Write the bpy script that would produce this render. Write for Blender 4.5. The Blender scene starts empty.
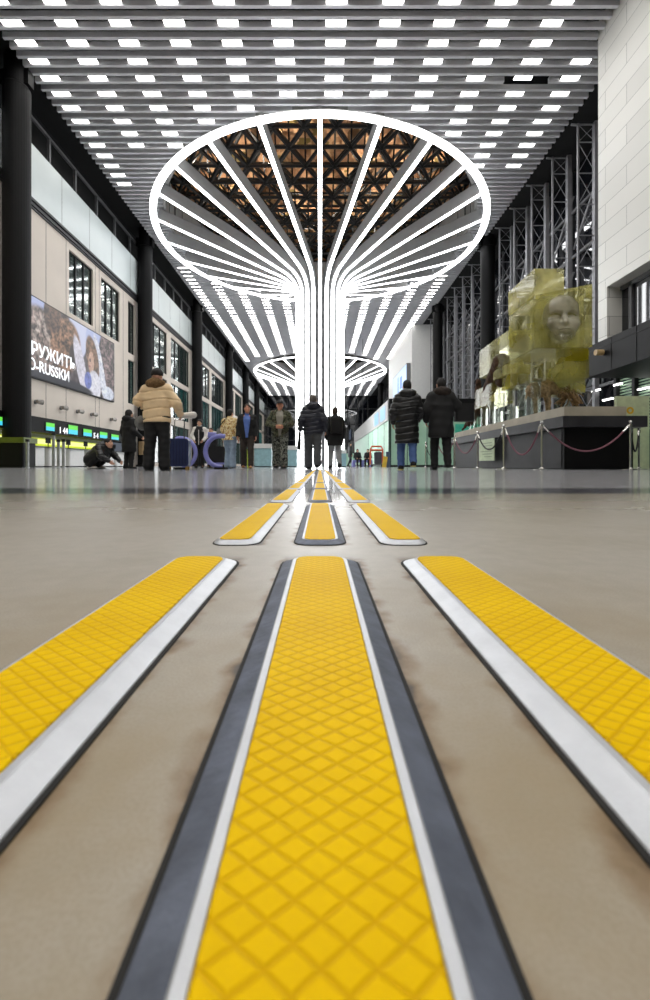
import bpy, math, random
import numpy as np
from mathutils import Vector
random.seed(7); np.random.seed(7)
SC = bpy.context.scene
COL = SC.collection
PI = math.pi
S = 1.6            # scale of the building against the measured bay module
CAMZ = 0.09
F, VX, VY = 428.0, 320.0, 465.5

# ------------------------------------------------------------------ camera, world, exposure
cam_d = bpy.data.cameras.new('camera')
cam_d.sensor_fit = 'AUTO'; cam_d.sensor_width = 36.0
cam_d.lens = F / 1000.0 * 36.0
cam_d.shift_x = (325 - VX) / 1000.0
cam_d.shift_y = -(500 - VY) / 1000.0
cam_d.clip_start = 0.005; cam_d.clip_end = 600
cam_d.dof.use_dof = True; cam_d.dof.focus_distance = 1.2; cam_d.dof.aperture_fstop = 15.0
cam = bpy.data.objects.new('camera', cam_d); COL.objects.link(cam)
cam.location = (0, 0, CAMZ); cam.rotation_euler = (PI / 2, 0, 0)
SC.camera = cam
SC.view_settings.view_transform = 'Standard'
SC.view_settings.look = 'None'
SC.view_settings.gamma = 1.0
SC.view_settings.use_curve_mapping = False
EXPO = 0.68
SC.view_settings.exposure = EXPO
EK = 2 ** (.35 - EXPO)   # keeps screens and signs at one brightness when the exposure moves
try: SC.cycles.use_denoising = True
except Exception: pass
try:
    SC.cycles.max_bounces = 8; SC.cycles.transparent_max_bounces = 24
    SC.cycles.sample_clamp_indirect = 6.0
    SC.cycles.caustics_reflective = False; SC.cycles.caustics_refractive = False
except Exception: pass
CEIL_E = 10.0      # ceiling light panels
LED_E = 5.4        # strips of the light columns
VOID_W = 620.0 * EK     # warm work lamps in the roof void
wd = bpy.data.worlds.new('world'); SC.world = wd; wd.use_nodes = True
wd.node_tree.nodes['Background'].inputs[0].default_value = (0.55, 0.62, 0.75, 1)
wd.node_tree.nodes['Background'].inputs[1].default_value = 0.12

# ------------------------------------------------------------------ materials
def srgb(r, g, b):
    f = lambda c: ((c / 255 + .055) / 1.055) ** 2.4 if c > 10.3 else c / 255 / 12.92
    return (f(r), f(g), f(b), 1)
MATS = {}
def mat(name, col, rough=.5, metal=0., var=.12, scale=6., bump=0., bscale=40., spec=.5, emit=None, estr=0., coords='Object'):
    if name in MATS: return MATS[name]
    m = bpy.data.materials.new(name); m.use_nodes = True
    nt = m.node_tree; b = nt.nodes['Principled BSDF']
    b.inputs['Roughness'].default_value = rough; b.inputs['Metallic'].default_value = metal
    b.inputs['Specular IOR Level'].default_value = spec
    tc = nt.nodes.new('ShaderNodeTexCoord')
    n = nt.nodes.new('ShaderNodeTexNoise'); n.inputs['Scale'].default_value = scale; n.inputs['Detail'].default_value = 4
    nt.links.new(tc.outputs[coords], n.inputs['Vector'])
    r = nt.nodes.new('ShaderNodeValToRGB')
    lo = [c * (1 - var) for c in col[:3]] + [1]; hi = [min(1, c * (1 + var)) for c in col[:3]] + [1]
    r.color_ramp.elements[0].position = .3; r.color_ramp.elements[0].color = lo
    r.color_ramp.elements[1].position = .7; r.color_ramp.elements[1].color = hi
    nt.links.new(n.outputs['Fac'], r.inputs['Fac'])
    nt.links.new(r.outputs['Color'], b.inputs['Base Color'])
    if bump:
        n2 = nt.nodes.new('ShaderNodeTexNoise'); n2.inputs['Scale'].default_value = bscale; n2.inputs['Detail'].default_value = 3
        nt.links.new(tc.outputs[coords], n2.inputs['Vector'])
        bp = nt.nodes.new('ShaderNodeBump'); bp.inputs['Strength'].default_value = bump; bp.inputs['Distance'].default_value = .02
        nt.links.new(n2.outputs['Fac'], bp.inputs['Height']); nt.links.new(bp.outputs['Normal'], b.inputs['Normal'])
    if emit:
        b.inputs['Emission Color'].default_value = emit; b.inputs['Emission Strength'].default_value = estr
    MATS[name] = m
    return m
def emat(name, col, strength):
    return mat(name, (.03, .03, .03), .4, emit=col, estr=strength)
def nd(nt, t, **kw):
    n = nt.nodes.new(t)
    for k, v in kw.items(): setattr(n, k, v)
    return n
def mth(nt, op, a, b=None, clamp=False):
    n = nd(nt, 'ShaderNodeMath', operation=op, use_clamp=clamp)
    for i, v in enumerate((a, b)):
        if v is None: continue
        if isinstance(v, (int, float)): n.inputs[i].default_value = v
        else: nt.links.new(v, n.inputs[i])
    return n.outputs[0]
def mixc(nt, fac, a, b):
    n = nd(nt, 'ShaderNodeMix', data_type='RGBA')
    for i, v in ((0, fac), (6, a), (7, b)):
        if isinstance(v, (int, float)): n.inputs[i].default_value = v
        elif isinstance(v, tuple): n.inputs[i].default_value = v
        else: nt.links.new(v, n.inputs[i])
    return n.outputs[2]
def maprange(nt, v, a, b, c=0., d=1., smooth=True):
    n = nd(nt, 'ShaderNodeMapRange'); n.interpolation_type = 'SMOOTHSTEP' if smooth else 'LINEAR'
    nt.links.new(v, n.inputs[0])
    for i, x in enumerate((a, b, c, d)): n.inputs[i + 1].default_value = x
    return n.outputs[0]

# strip geometry (metres)
STRIP_X = .1097; STRIP_HW = .034; STRIP_T = .005
STRIP_PER = .562; STRIP_LEN = .490; STRIP_Y0 = .4815 - .562

def floor_mat():
    m = bpy.data.materials.new('polished_stone'); m.use_nodes = True
    nt = m.node_tree; b = nt.nodes['Principled BSDF']; L = nt.links
    tc = nd(nt, 'ShaderNodeTexCoord'); sep = nd(nt, 'ShaderNodeSeparateXYZ'); L.new(tc.outputs['Object'], sep.inputs[0])
    x, y = sep.outputs[0], sep.outputs[1]
    def noise(sc, det=5):
        n = nd(nt, 'ShaderNodeTexNoise'); n.inputs['Scale'].default_value = sc; n.inputs['Detail'].default_value = det
        L.new(tc.outputs['Object'], n.inputs['Vector']); return n.outputs['Fac']
    fine, mid, big, dirt = noise(900, 3), noise(60), noise(9), noise(38)
    c = mixc(nt, maprange(nt, mid, .3, .7), srgb(160, 154, 143), srgb(168, 161, 150))
    c = mixc(nt, maprange(nt, fine, .35, .7, 0, .35), c, srgb(122, 114, 102))
    c = mixc(nt, maprange(nt, big, .45, .75, 0, .3), c, srgb(134, 124, 104))
    warm = mth(nt, 'MULTIPLY', maprange(nt, y, .42, .1), maprange(nt, big, .35, .6, .25, .8))
    c = mixc(nt, warm, c, srgb(142, 124, 92))
    # darker stone band inlaid across the hall, bluish reflection painted into the stone beyond it
    inb = mth(nt, 'MULTIPLY', mth(nt, 'GREATER_THAN', y, 1.37), mth(nt, 'LESS_THAN', y, 1.70))
    beyond = mth(nt, 'GREATER_THAN', y, 1.70)
    c = mixc(nt, beyond, c, srgb(158, 158, 161))
    c = mixc(nt, inb, c, srgb(84, 86, 92))
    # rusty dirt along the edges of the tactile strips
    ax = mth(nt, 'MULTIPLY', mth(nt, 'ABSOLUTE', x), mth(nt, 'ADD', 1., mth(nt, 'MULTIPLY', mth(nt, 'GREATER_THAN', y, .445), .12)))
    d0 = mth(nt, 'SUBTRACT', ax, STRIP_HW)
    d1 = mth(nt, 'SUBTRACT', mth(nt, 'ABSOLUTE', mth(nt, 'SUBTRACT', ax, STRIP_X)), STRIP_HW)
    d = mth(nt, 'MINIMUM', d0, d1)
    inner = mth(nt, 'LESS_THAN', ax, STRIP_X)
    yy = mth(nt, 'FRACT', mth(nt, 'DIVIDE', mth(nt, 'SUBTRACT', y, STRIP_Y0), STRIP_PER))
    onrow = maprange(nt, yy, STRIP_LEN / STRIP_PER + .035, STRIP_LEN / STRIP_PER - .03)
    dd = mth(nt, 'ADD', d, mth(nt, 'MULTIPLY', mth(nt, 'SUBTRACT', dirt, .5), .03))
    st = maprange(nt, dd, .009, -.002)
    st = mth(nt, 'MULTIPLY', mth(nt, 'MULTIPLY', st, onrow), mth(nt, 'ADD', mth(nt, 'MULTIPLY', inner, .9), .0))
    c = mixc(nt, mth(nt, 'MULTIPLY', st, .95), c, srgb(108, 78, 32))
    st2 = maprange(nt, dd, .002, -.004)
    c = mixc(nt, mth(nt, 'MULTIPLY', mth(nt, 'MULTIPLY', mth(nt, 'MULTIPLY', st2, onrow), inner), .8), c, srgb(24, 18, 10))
    L.new(c, b.inputs['Base Color'])
    rr = maprange(nt, big, .3, .7, .13, .16)
    near = maprange(nt, y, .15, 1.5, .30, .0)
    L.new(mth(nt, 'ADD', rr, near), b.inputs['Roughness'])
    b.inputs['Specular IOR Level'].default_value = .5
    return m
def yellow_mat():
    m = bpy.data.materials.new('yellow_tread'); m.use_nodes = True
    nt = m.node_tree; b = nt.nodes['Principled BSDF']; L = nt.links
    tc = nd(nt, 'ShaderNodeTexCoord'); sep = nd(nt, 'ShaderNodeSeparateXYZ'); L.new(tc.outputs['Object'], sep.inputs[0])
    u = mth(nt, 'DIVIDE', sep.outputs[0], .0100); v = mth(nt, 'DIVIDE', sep.outputs[1], .0076)
    n = nd(nt, 'ShaderNodeTexNoise'); n.inputs['Scale'].default_value = 55; L.new(tc.outputs['Object'], n.inputs['Vector'])
    wob = mth(nt, 'MULTIPLY', mth(nt, 'SUBTRACT', n.outputs['Fac'], .5), .25)
    def ln(q):
        f = mth(nt, 'ABSOLUTE', mth(nt, 'SUBTRACT', mth(nt, 'FRACT', mth(nt, 'ADD', q, wob)), .5))
        return maprange(nt, f, .34, .5)
    a = ln(mth(nt, 'ADD', u, v)); c = ln(mth(nt, 'SUBTRACT', u, v))
    g = mth(nt, 'MAXIMUM', a, c)
    n2 = nd(nt, 'ShaderNodeTexNoise'); n2.inputs['Scale'].default_value = 14; L.new(tc.outputs['Object'], n2.inputs['Vector'])
    base = mixc(nt, maprange(nt, n2.outputs['Fac'], .3, .7), srgb(228, 184, 0), srgb(236, 194, 0))
    colr = mixc(nt, mth(nt, 'MULTIPLY', g, .36), base, srgb(176, 112, 4))
    L.new(colr, b.inputs['Base Color'])
    b.inputs['Roughness'].default_value = .55; b.inputs['Specular IOR Level'].default_value = .06
    bp = nd(nt, 'ShaderNodeBump'); bp.inputs['Strength'].default_value = .6; bp.inputs['Distance'].default_value = .0006
    L.new(mth(nt, 'SUBTRACT', 1., g), bp.inputs['Height']); L.new(bp.outputs['Normal'], b.inputs['Normal'])
    return m
def steel_mat():
    m = mat('brushed_steel', srgb(186, 188, 192), .45, .6, .06, 70., .04, 400.)
    return m
def tile_mat():
    m = bpy.data.materials.new('white_tile'); m.use_nodes = True
    nt = m.node_tree; b = nt.nodes['Principled BSDF']; L = nt.links
    tc = nd(nt, 'ShaderNodeTexCoord'); sep = nd(nt, 'ShaderNodeSeparateXYZ'); L.new(tc.outputs['Object'], sep.inputs[0])
    cmb = nd(nt, 'ShaderNodeCombineXYZ')
    L.new(mth(nt, 'ADD', sep.outputs[0], sep.outputs[1]), cmb.inputs[0]); L.new(sep.outputs[2], cmb.inputs[1])
    br = nd(nt, 'ShaderNodeTexBrick'); L.new(cmb.outputs[0], br.inputs['Vector'])
    br.inputs['Scale'].default_value = 1.0; br.inputs['Brick Width'].default_value = 2.4; br.inputs['Row Height'].default_value = .76
    br.inputs['Mortar Size'].default_value = .011; br.inputs['Mortar Smooth'].default_value = .1
    br.inputs['Color1'].default_value = srgb(214, 213, 208); br.inputs['Color2'].default_value = srgb(226, 225, 220)
    br.inputs['Mortar'].default_value = srgb(150, 150, 147)
    L.new(br.outputs['Color'], b.inputs['Base Color']); b.inputs['Roughness'].default_value = .35
    return m
def acrylic(name, tint, body, fac_body, fac_gloss):
    m = bpy.data.materials.new(name); m.use_nodes = True
    nt = m.node_tree; L = nt.links; nt.nodes.remove(nt.nodes['Principled BSDF'])
    out = nt.nodes['Material Output']
    fr = nd(nt, 'ShaderNodeFresnel'); fr.inputs[0].default_value = 1.3
    tl = nd(nt, 'ShaderNodeBsdfTranslucent')
    tr = nd(nt, 'ShaderNodeBsdfTransparent'); tr.inputs[0].default_value = tint
    gl = nd(nt, 'ShaderNodeBsdfGlossy'); gl.inputs['Roughness'].default_value = .06
    df = nd(nt, 'ShaderNodeBsdfDiffuse')
    tc = nd(nt, 'ShaderNodeTexCoord'); n = nd(nt, 'ShaderNodeTexNoise'); n.inputs['Scale'].default_value = 1.3; n.inputs['Detail'].default_value = 3
    L.new(tc.outputs['Object'], n.inputs['Vector'])
    L.new(mixc(nt, maprange(nt, n.outputs['Fac'], .3, .7), tuple(c * .6 for c in body[:3]) + (1,), body), df.inputs[0])
    L.new(df.inputs[0].links[0].from_socket, tl.inputs[0]); dt = nd(nt, 'ShaderNodeMixShader'); dt.inputs[0].default_value = .45; L.new(df.outputs[0], dt.inputs[1]); L.new(tl.outputs[0], dt.inputs[2])
    ms = nd(nt, 'ShaderNodeMixShader')
    L.new(maprange(nt, n.outputs['Fac'], .35, .65, fac_body * .5, fac_body * 1.4), ms.inputs[0])
    L.new(tr.outputs[0], ms.inputs[1]); L.new(dt.outputs[0], ms.inputs[2])
    m2 = nd(nt, 'ShaderNodeMixShader'); L.new(mth(nt, 'ADD', mth(nt, 'MULTIPLY', fr.outputs[0], .6), fac_gloss), m2.inputs[0])
    L.new(ms.outputs[0], m2.inputs[1]); L.new(gl.outputs[0], m2.inputs[2]); L.new(m2.outputs[0], out.inputs[0])
    return m
def patch_mat(name, cols, scale, rough=.8):
    m = bpy.data.materials.new(name); m.use_nodes = True
    nt = m.node_tree; b = nt.nodes['Principled BSDF']; L = nt.links
    tc = nd(nt, 'ShaderNodeTexCoord'); n = nd(nt, 'ShaderNodeTexNoise'); n.inputs['Scale'].default_value = scale; n.inputs['Detail'].default_value = 2
    L.new(tc.outputs['Object'], n.inputs['Vector'])
    r = nd(nt, 'ShaderNodeValToRGB'); r.color_ramp.interpolation = 'CONSTANT'
    k = len(cols); e = r.color_ramp.elements
    pos = [0] + [.36 + .28 * (i - 1) / max(1, k - 2) for i in range(1, k)]
    for i, c in enumerate(cols):
        el = e[i] if i < 2 else e.new(pos[i])
        el.position = pos[i]; el.color = c
    L.new(n.outputs['Fac'], r.inputs['Fac']); L.new(r.outputs['Color'], b.inputs['Base Color'])
    b.inputs['Roughness'].default_value = rough
    return m
def attr_emit_mat(name, strength):
    m = bpy.data.materials.new(name); m.use_nodes = True
    nt = m.node_tree; b = nt.nodes['Principled BSDF']
    a = nd(nt, 'ShaderNodeVertexColor'); a.layer_name = 'picture'
    nt.links.new(a.outputs[0], b.inputs['Emission Color']); b.inputs['Emission Strength'].default_value = strength * EK
    b.inputs['Base Color'].default_value = (.02, .02, .02, 1); b.inputs['Roughness'].default_value = .3
    return m

# ------------------------------------------------------------------ mesh helpers
class MB:
    def __init__(s): s.v = []; s.f = []; s.m = []; s.cur = 0
    def mi(s, i): s.cur = i; return s
    def add(s, vs, fs):
        o = len(s.v); s.v.extend([tuple(map(float, p)) for p in vs])
        for f in fs: s.f.append(tuple(i + o for i in f)); s.m.append(s.cur)
        return s
    def box(s, x0, x1, y0, y1, z0, z1):
        if x0 > x1: x0, x1 = x1, x0
        if y0 > y1: y0, y1 = y1, y0
        if z0 > z1: z0, z1 = z1, z0
        return s.add([(x0, y0, z0), (x1, y0, z0), (x1, y1, z0), (x0, y1, z0), (x0, y0, z1), (x1, y0, z1), (x1, y1, z1), (x0, y1, z1)],
                     [(0, 3, 2, 1), (4, 5, 6, 7), (0, 1, 5, 4), (1, 2, 6, 5), (2, 3, 7, 6), (3, 0, 4, 7)])
    def rbox(s, x0, x1, y0, y1, z0, z1, r, axis='z', n=4):
        """box with rounded edges along one axis"""
        def ring(a0, a1, b0, b1):
            out = []
            for cx, cy, t0 in ((a1 - r, b1 - r, 0), (a0 + r, b1 - r, PI / 2), (a0 + r, b0 + r, PI), (a1 - r, b0 + r, 1.5 * PI)):
                for k in range(n + 1):
                    t = t0 + PI / 2 * k / n; out.append((cx + r * math.cos(t), cy + r * math.sin(t)))
            return out
        if axis == 'z': pr = ring(x0, x1, y0, y1); mk = lambda a, b, c: (a, b, c); lo, hi = z0, z1
        elif axis == 'y': pr = ring(z0, z1, x0, x1); mk = lambda a, b, c: (b, c, a); lo, hi = y0, y1
        else: pr = ring(y0, y1, z0, z1); mk = lambda a, b, c: (c, a, b); lo, hi = x0, x1
        k = len(pr)
        vs = [mk(a, b, lo) for a, b in pr] + [mk(a, b, hi) for a, b in pr]
        fs = [(i, (i + 1) % k, (i + 1) % k + k, i + k) for i in range(k)] + [tuple(range(k - 1, -1, -1)), tuple(range(k, 2 * k))]
        return s.add(vs, fs)
    def tube(s, p, q, r, n=8, r2=None):
        p = Vector(p); q = Vector(q); d = (q - p)
        if d.length < 1e-9: return s
        d.normalize(); a = d.orthogonal().normalized(); b = d.cross(a)
        r2 = r if r2 is None else r2; vs = []
        for c, rr in ((p, r), (q, r2)):
            for k in range(n):
                t = 2 * PI * k / n; vs.append(c + a * (rr * math.cos(t)) + b * (rr * math.sin(t)))
        fs = [(k, (k + 1) % n, (k + 1) % n + n, k + n) for k in range(n)] + [tuple(range(n - 1, -1, -1)), tuple(range(n, 2 * n))]
        return s.add(vs, fs)
    def bar(s, p, q, w, h, up=(0, 0, 1)):
        p = Vector(p); q = Vector(q); d = (q - p).normalized(); u = Vector(up)
        if abs(d.dot(u)) > .98: u = Vector((0, 1, 0))
        a = d.cross(u).normalized(); b = a.cross(d).normalized(); vs = []
        for c in (p, q):
            for i, j in ((-1, -1), (1, -1), (1, 1), (-1, 1)): vs.append(c + a * (i * w / 2) + b * (j * h / 2))
        return s.add(vs, [(0, 1, 2, 3), (7, 6, 5, 4), (0, 4, 5, 1), (1, 5, 6, 2), (2, 6, 7, 3), (3, 7, 4, 0)])
    def path(s, pts, r, n=8):
        pts = [Vector(p) for p in pts]; vs = []; prev = None
        for i, p in enumerate(pts):
            d = (pts[min(i + 1, len(pts) - 1)] - pts[max(i - 1, 0)]).normalized()
            a = d.orthogonal().normalized() if prev is None else (prev - d * prev.dot(d)).normalized()
            prev = a; b = d.cross(a)
            for k in range(n):
                t = 2 * PI * k / n; vs.append(p + a * (r * math.cos(t)) + b * (r * math.sin(t)))
        N = len(pts)
        fs = [(i * n + k, i * n + (k + 1) % n, (i + 1) * n + (k + 1) % n, (i + 1) * n + k) for i in range(N - 1) for k in range(n)]
        fs += [tuple(range(n - 1, -1, -1)), tuple(range((N - 1) * n, N * n))]
        return s.add(vs, fs)
    def lathe(s, prof, c=(0, 0), n=32, closed=False):
        vs = []; N = len(prof)
        for k in range(n):
            t = 2 * PI * k / n
            for r, z in prof: vs.append((c[0] + r * math.cos(t), c[1] + r * math.sin(t), z))
        fs = []
        M = N if closed else N - 1
        for k in range(n):
            for i in range(M):
                a = k * N + i; b = k * N + (i + 1) % N; k2 = (k + 1) % n
                fs.append((a, k2 * N + i, k2 * N + (i + 1) % N, b))
        return s.add(vs, fs)
    def ball(s, c, r, n=12, sc=(1, 1, 1)):
        vs = []; m = n // 2 + 1
        for i in range(m + 1):
            ph = PI * i / m
            for k in range(n):
                t = 2 * PI * k / n
                vs.append((c[0] + sc[0] * r * math.sin(ph) * math.cos(t), c[1] + sc[1] * r * math.sin(ph) * math.sin(t), c[2] + sc[2] * r * math.cos(ph)))
        fs = [(i * n + k, (i + 1) * n + k, (i + 1) * n + (k + 1) % n, i * n + (k + 1) % n) for i in range(m) for k in range(n)]
        return s.add(vs, fs)
    def build(s, name, mats, parent=None, smooth=False, origin=None):
        """origin: world point subtracted from the vertices (the parent's place)"""
        v = np.array(s.v, dtype=np.float64).reshape(-1, 3)
        if origin is not None: v = v - np.array(origin)
        me = bpy.data.meshes.new(name)
        me.from_pydata(v.tolist(), [], s.f)
        if not isinstance(mats, (list, tuple)): mats = [mats]
        for m in mats: me.materials.append(m)
        if len(mats) > 1: me.polygons.foreach_set('material_index', np.array(s.m, dtype=np.int32))
        if smooth:
            me.polygons.foreach_set('use_smooth', np.ones(len(s.f), dtype=bool))
        me.update()
        o = bpy.data.objects.new(name, me); COL.objects.link(o)
        if parent: o.parent = parent
        return o
def tag(o, label, cat, group=None, kind=None):
    o['label'] = label; o['category'] = cat
    if group: o['group'] = group
    if kind: o['kind'] = kind
    return o
def thing(name, label, cat, loc=(0, 0, 0), rz=0., group=None):
    o = bpy.data.objects.new(name, None); COL.objects.link(o)
    o.location = loc; o.rotation_euler = (0, 0, rz); o.empty_display_size = .1
    return tag(o, label, cat, group)
def struct(name, mb, m, label=None, cat=None, parent=None, smooth=False):
    o = mb.build(name, m, parent, smooth)
    if parent is None:
        o['kind'] = 'structure'
        if label: o['label'] = label; o['category'] = cat or 'structure'
    return o
def dup(o, loc=None, rz=None, label=None, parent=None):
    c = o.copy(); COL.objects.link(c)
    if parent: c.parent = parent
    for ch in list(o.children): dup(ch, parent=c)
    if loc is not None: c.location = loc
    if rz is not None: c.rotation_euler = (0, 0, rz)
    if label: c['label'] = label
    return c
def W(px, py, Y): return Vector(((px - VX) * Y / F, Y, CAMZ + (VY - py) * Y / F))
def yAt(px, X): return F * X / (px - VX)
def Zb(h): return CAMZ + S * h        # building height above the lens, in bay modules, to world z

def ordinal(i):
    w = ['first','second','third','fourth','fifth','sixth','seventh','eighth','ninth','tenth','eleventh','twelfth','thirteenth','fourteenth',
         'fifteenth','sixteenth','seventeenth','eighteenth','nineteenth']
    if i <= 19: return w[i - 1]
    tens = {2: 'twenty', 3: 'thirty', 4: 'forty', 5: 'fifty', 6: 'sixty', 7: 'seventy', 8: 'eighty'}[i // 10]
    return tens[:-1] + 'ieth' if i % 10 == 0 else tens + '-' + w[i % 10 - 1]

# ------------------------------------------------------------------ organic surfaces: smooth union of simple solids, meshed by surface nets
class SDF:
    def __init__(s): s.ops = []; s.post = []
    def cap(s, a, b, ra, rb=None, k=.03, sc=(1, 1, 1), zmin=None, sub=False):
        s.ops.append(('c', np.array(a, float), np.array(b, float), ra, ra if rb is None else rb, k, np.array(sc, float), zmin, sub)); return s
    def ell(s, c, r, k=.03, zmin=None, sub=False, ymax=None):
        s.ops.append(('e', np.array(c, float), np.array(r, float), k, zmin, sub, ymax)); return s
    def mesh(s, res):
        los, his = [], []
        for o in s.ops:
            if o[0] == 'c':
                if o[8]: continue
                R = max(o[3], o[4]) * o[6] + .5 * o[5]
                los.append(np.minimum(o[1], o[2]) - R); his.append(np.maximum(o[1], o[2]) + R)
            else:
                if o[5]: continue
                los.append(o[1] - o[2] - .5 * o[3]); his.append(o[1] + o[2] + .5 * o[3])
        pad = 3 * res + .02
        lo = np.min(los, 0) - pad; hi = np.max(his, 0) + pad
        n = np.ceil((hi - lo) / res).astype(int) + 1
        ax = [(lo[i] + res * np.arange(n[i])).astype(np.float32) for i in range(3)]
        D = np.full(n, 1.0, np.float32)
        for o in s.ops:
            if o[0] == 'c':
                _, a, b, ra, rb, k, sc, zmin, sub = o
                R = max(ra, rb) * sc + k + 2.5 * res + .02
                bl, bh = np.minimum(a, b) - R, np.maximum(a, b) + R
            else:
                _, a, r, k, zmin, sub, ymax = o
                R = r + k + 2.5 * res + .02; bl, bh = a - R, a + R
            i0 = np.clip(np.floor((bl - lo) / res).astype(int), 0, n - 1); i1 = np.clip(np.ceil((bh - lo) / res).astype(int) + 1, 1, n)
            if np.any(i1 <= i0): continue
            X = ax[0][i0[0]:i1[0]][:, None, None]; Y = ax[1][i0[1]:i1[1]][None, :, None]; Z = ax[2][i0[2]:i1[2]][None, None, :]
            if o[0] == 'c':
                A = a / sc; B = b / sc; d = B - A; L2 = max(float(d @ d), 1e-12)
                px, py, pz = X / sc[0] - A[0], Y / sc[1] - A[1], Z / sc[2] - A[2]
                t = np.clip((px * d[0] + py * d[1] + pz * d[2]) / L2, 0, 1)
                v = (np.sqrt((px - t * d[0]) ** 2 + (py - t * d[1]) ** 2 + (pz - t * d[2]) ** 2) - (ra + (rb - ra) * t)) * float(sc.min())
            else:
                px, py, pz = X - a[0], Y - a[1], Z - a[2]
                k0 = np.sqrt((px / r[0]) ** 2 + (py / r[1]) ** 2 + (pz / r[2]) ** 2)
                k1 = np.sqrt((px / r[0] ** 2) ** 2 + (py / r[1] ** 2) ** 2 + (pz / r[2] ** 2) ** 2) + 1e-9
                v = k0 * (k0 - 1) / k1
                if ymax is not None: v = np.maximum(v, Y - ymax)
            if zmin is not None: v = np.maximum(v, zmin - Z)
            sl = D[i0[0]:i1[0], i0[1]:i1[1], i0[2]:i1[2]]
            if sub:
                h = np.maximum(k - np.abs(sl + v), 0) / max(k, 1e-6)
                sl[...] = np.maximum(sl, -v) + h * h * k / 4
            else:
                h = np.maximum(k - np.abs(sl - v), 0) / max(k, 1e-6)
                sl[...] = np.minimum(sl, v) - h * h * k / 4
        if s.post:
            X = ax[0][:, None, None]; Y = ax[1][None, :, None]; Z = ax[2][None, None, :]
            for fn in s.post: D = fn(D, X, Y, Z).astype(np.float32)
        return nets(D, lo, res)
def nets(D, lo, res):
    ins = D < 0
    c = np.zeros(tuple(k - 1 for k in D.shape), np.int8)
    offs = [(i, j, k) for i in (0, 1) for j in (0, 1) for k in (0, 1)]
    sh = c.shape
    for i, j, k in offs: c += ins[i:i + sh[0], j:j + sh[1], k:k + sh[2]]
    cells = np.argwhere((c > 0) & (c < 8))
    idx = np.full(sh, -1, np.int64); idx[tuple(cells.T)] = np.arange(len(cells))
    acc = np.zeros((len(cells), 3)); cnt = np.zeros(len(cells))
    for o in offs:
        for a in range(3):
            if o[a]: continue
            p = list(o); p[a] = 1
            v0 = D[tuple((cells + o).T)]; v1 = D[tuple((cells + p).T)]
            m = (v0 < 0) != (v1 < 0)
            t = np.where(m, v0 / np.where(m, v0 - v1, 1), 0)
            q = np.tile(np.array(o, float), (len(cells), 1)); q[:, a] += t
            acc += q * m[:, None]; cnt += m
    V = (cells + acc / cnt[:, None]) * res + lo
    faces = []
    for a in range(3):
        b, cc = (a + 1) % 3, (a + 2) % 3
        s0 = [slice(None)] * 3; s1 = [slice(None)] * 3; s0[a] = slice(0, -1); s1[a] = slice(1, None)
        for ax2 in (b, cc): s0[ax2] = slice(1, -1); s1[ax2] = slice(1, -1)
        e0 = ins[tuple(s0)]; e1 = ins[tuple(s1)]
        for flip, msk in ((False, e0 & ~e1), (True, ~e0 & e1)):
            E = np.argwhere(msk)
            if not len(E): continue
            E[:, b] += 1; E[:, cc] += 1
            def at(db, dc):
                q = E.copy(); q[:, b] -= db; q[:, cc] -= dc; return idx[tuple(q.T)]
            quad = np.stack([at(1, 1), at(0, 1), at(0, 0), at(1, 0)], 1)
            faces.append(quad[:, ::-1] if flip else quad)
    return V, np.concatenate(faces)
def sdf_obj(name, sdf, res, m, parent=None, origin=None):
    V, Q = sdf.mesh(res)
    if origin is not None: V = V - np.array(origin)
    me = bpy.data.meshes.new(name)
    me.vertices.add(len(V)); me.vertices.foreach_set('co', V.astype(np.float32).ravel())
    me.loops.add(Q.size); me.loops.foreach_set('vertex_index', Q.astype(np.int32).ravel())
    me.polygons.add(len(Q)); me.polygons.foreach_set('loop_start', np.arange(0, Q.size, 4, dtype=np.int32))
    me.polygons.foreach_set('loop_total', np.full(len(Q), 4, dtype=np.int32))
    me.polygons.foreach_set('use_smooth', np.ones(len(Q), dtype=bool))
    me.materials.append(m); me.update(calc_edges=True); me.validate()
    o = bpy.data.objects.new(name, me); COL.objects.link(o)
    if parent: o.parent = parent
    return o
# ================================================================== materials in use
M_floor = floor_mat(); M_yellow = yellow_mat(); M_steel = steel_mat(); M_tile = tile_mat()
M_slat = mat('ceiling_slat', srgb(222, 222, 226), .5, .2, .06, 2.)
M_black = mat('black_paint', srgb(14, 14, 16), .6, 0, .2)
M_blackcol = mat('black_column_paint', srgb(4, 4, 5), .6, 0, .25, 3., spec=.2)
M_void = mat('dark_void', srgb(9, 9, 10), .9)
M_panel = mat('ceiling_light_diffuser', (.9, .9, .9, 1), .4, emit=(1, .98, .94, 1), estr=CEIL_E)
M_led = mat('led_diffuser', (.9, .9, .9, 1), .4, emit=(.97, .985, 1, 1), estr=LED_E)
M_fin = mat('grey_fin', srgb(172, 172, 173), .5, 0, .05, 2.)
M_drum = mat('grey_drum_panel', srgb(158, 157, 155), .55, 0, .06, 1.5)
M_joint = mat('dark_joint', srgb(60, 60, 60), .7)
M_space = mat('black_space_frame', srgb(20, 19, 18), .5, .2)
M_deck = patch_mat('brown_roof_deck', [srgb(124, 92, 62), srgb(190, 146, 108), srgb(168, 124, 88), srgb(204, 164, 122), srgb(140, 120, 66)], .55, .8)
M_fascia = mat('pale_fascia_glass', srgb(196, 204, 204), .3, 0, .04, .6, spec=.5)
M_trim = mat('dark_trim', srgb(62, 62, 64), .5, .3)
M_grey = mat('mid_grey_frame', srgb(110, 110, 112), .45, .4)
M_beige = mat('beige_wall_panel', srgb(202, 192, 181), .6, 0, .04, .8)
M_glass = mat('dark_window_glass', srgb(22, 34, 34), .06, 0, .3, .8, spec=.9, emit=srgb(70, 90, 84), estr=.22)
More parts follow.
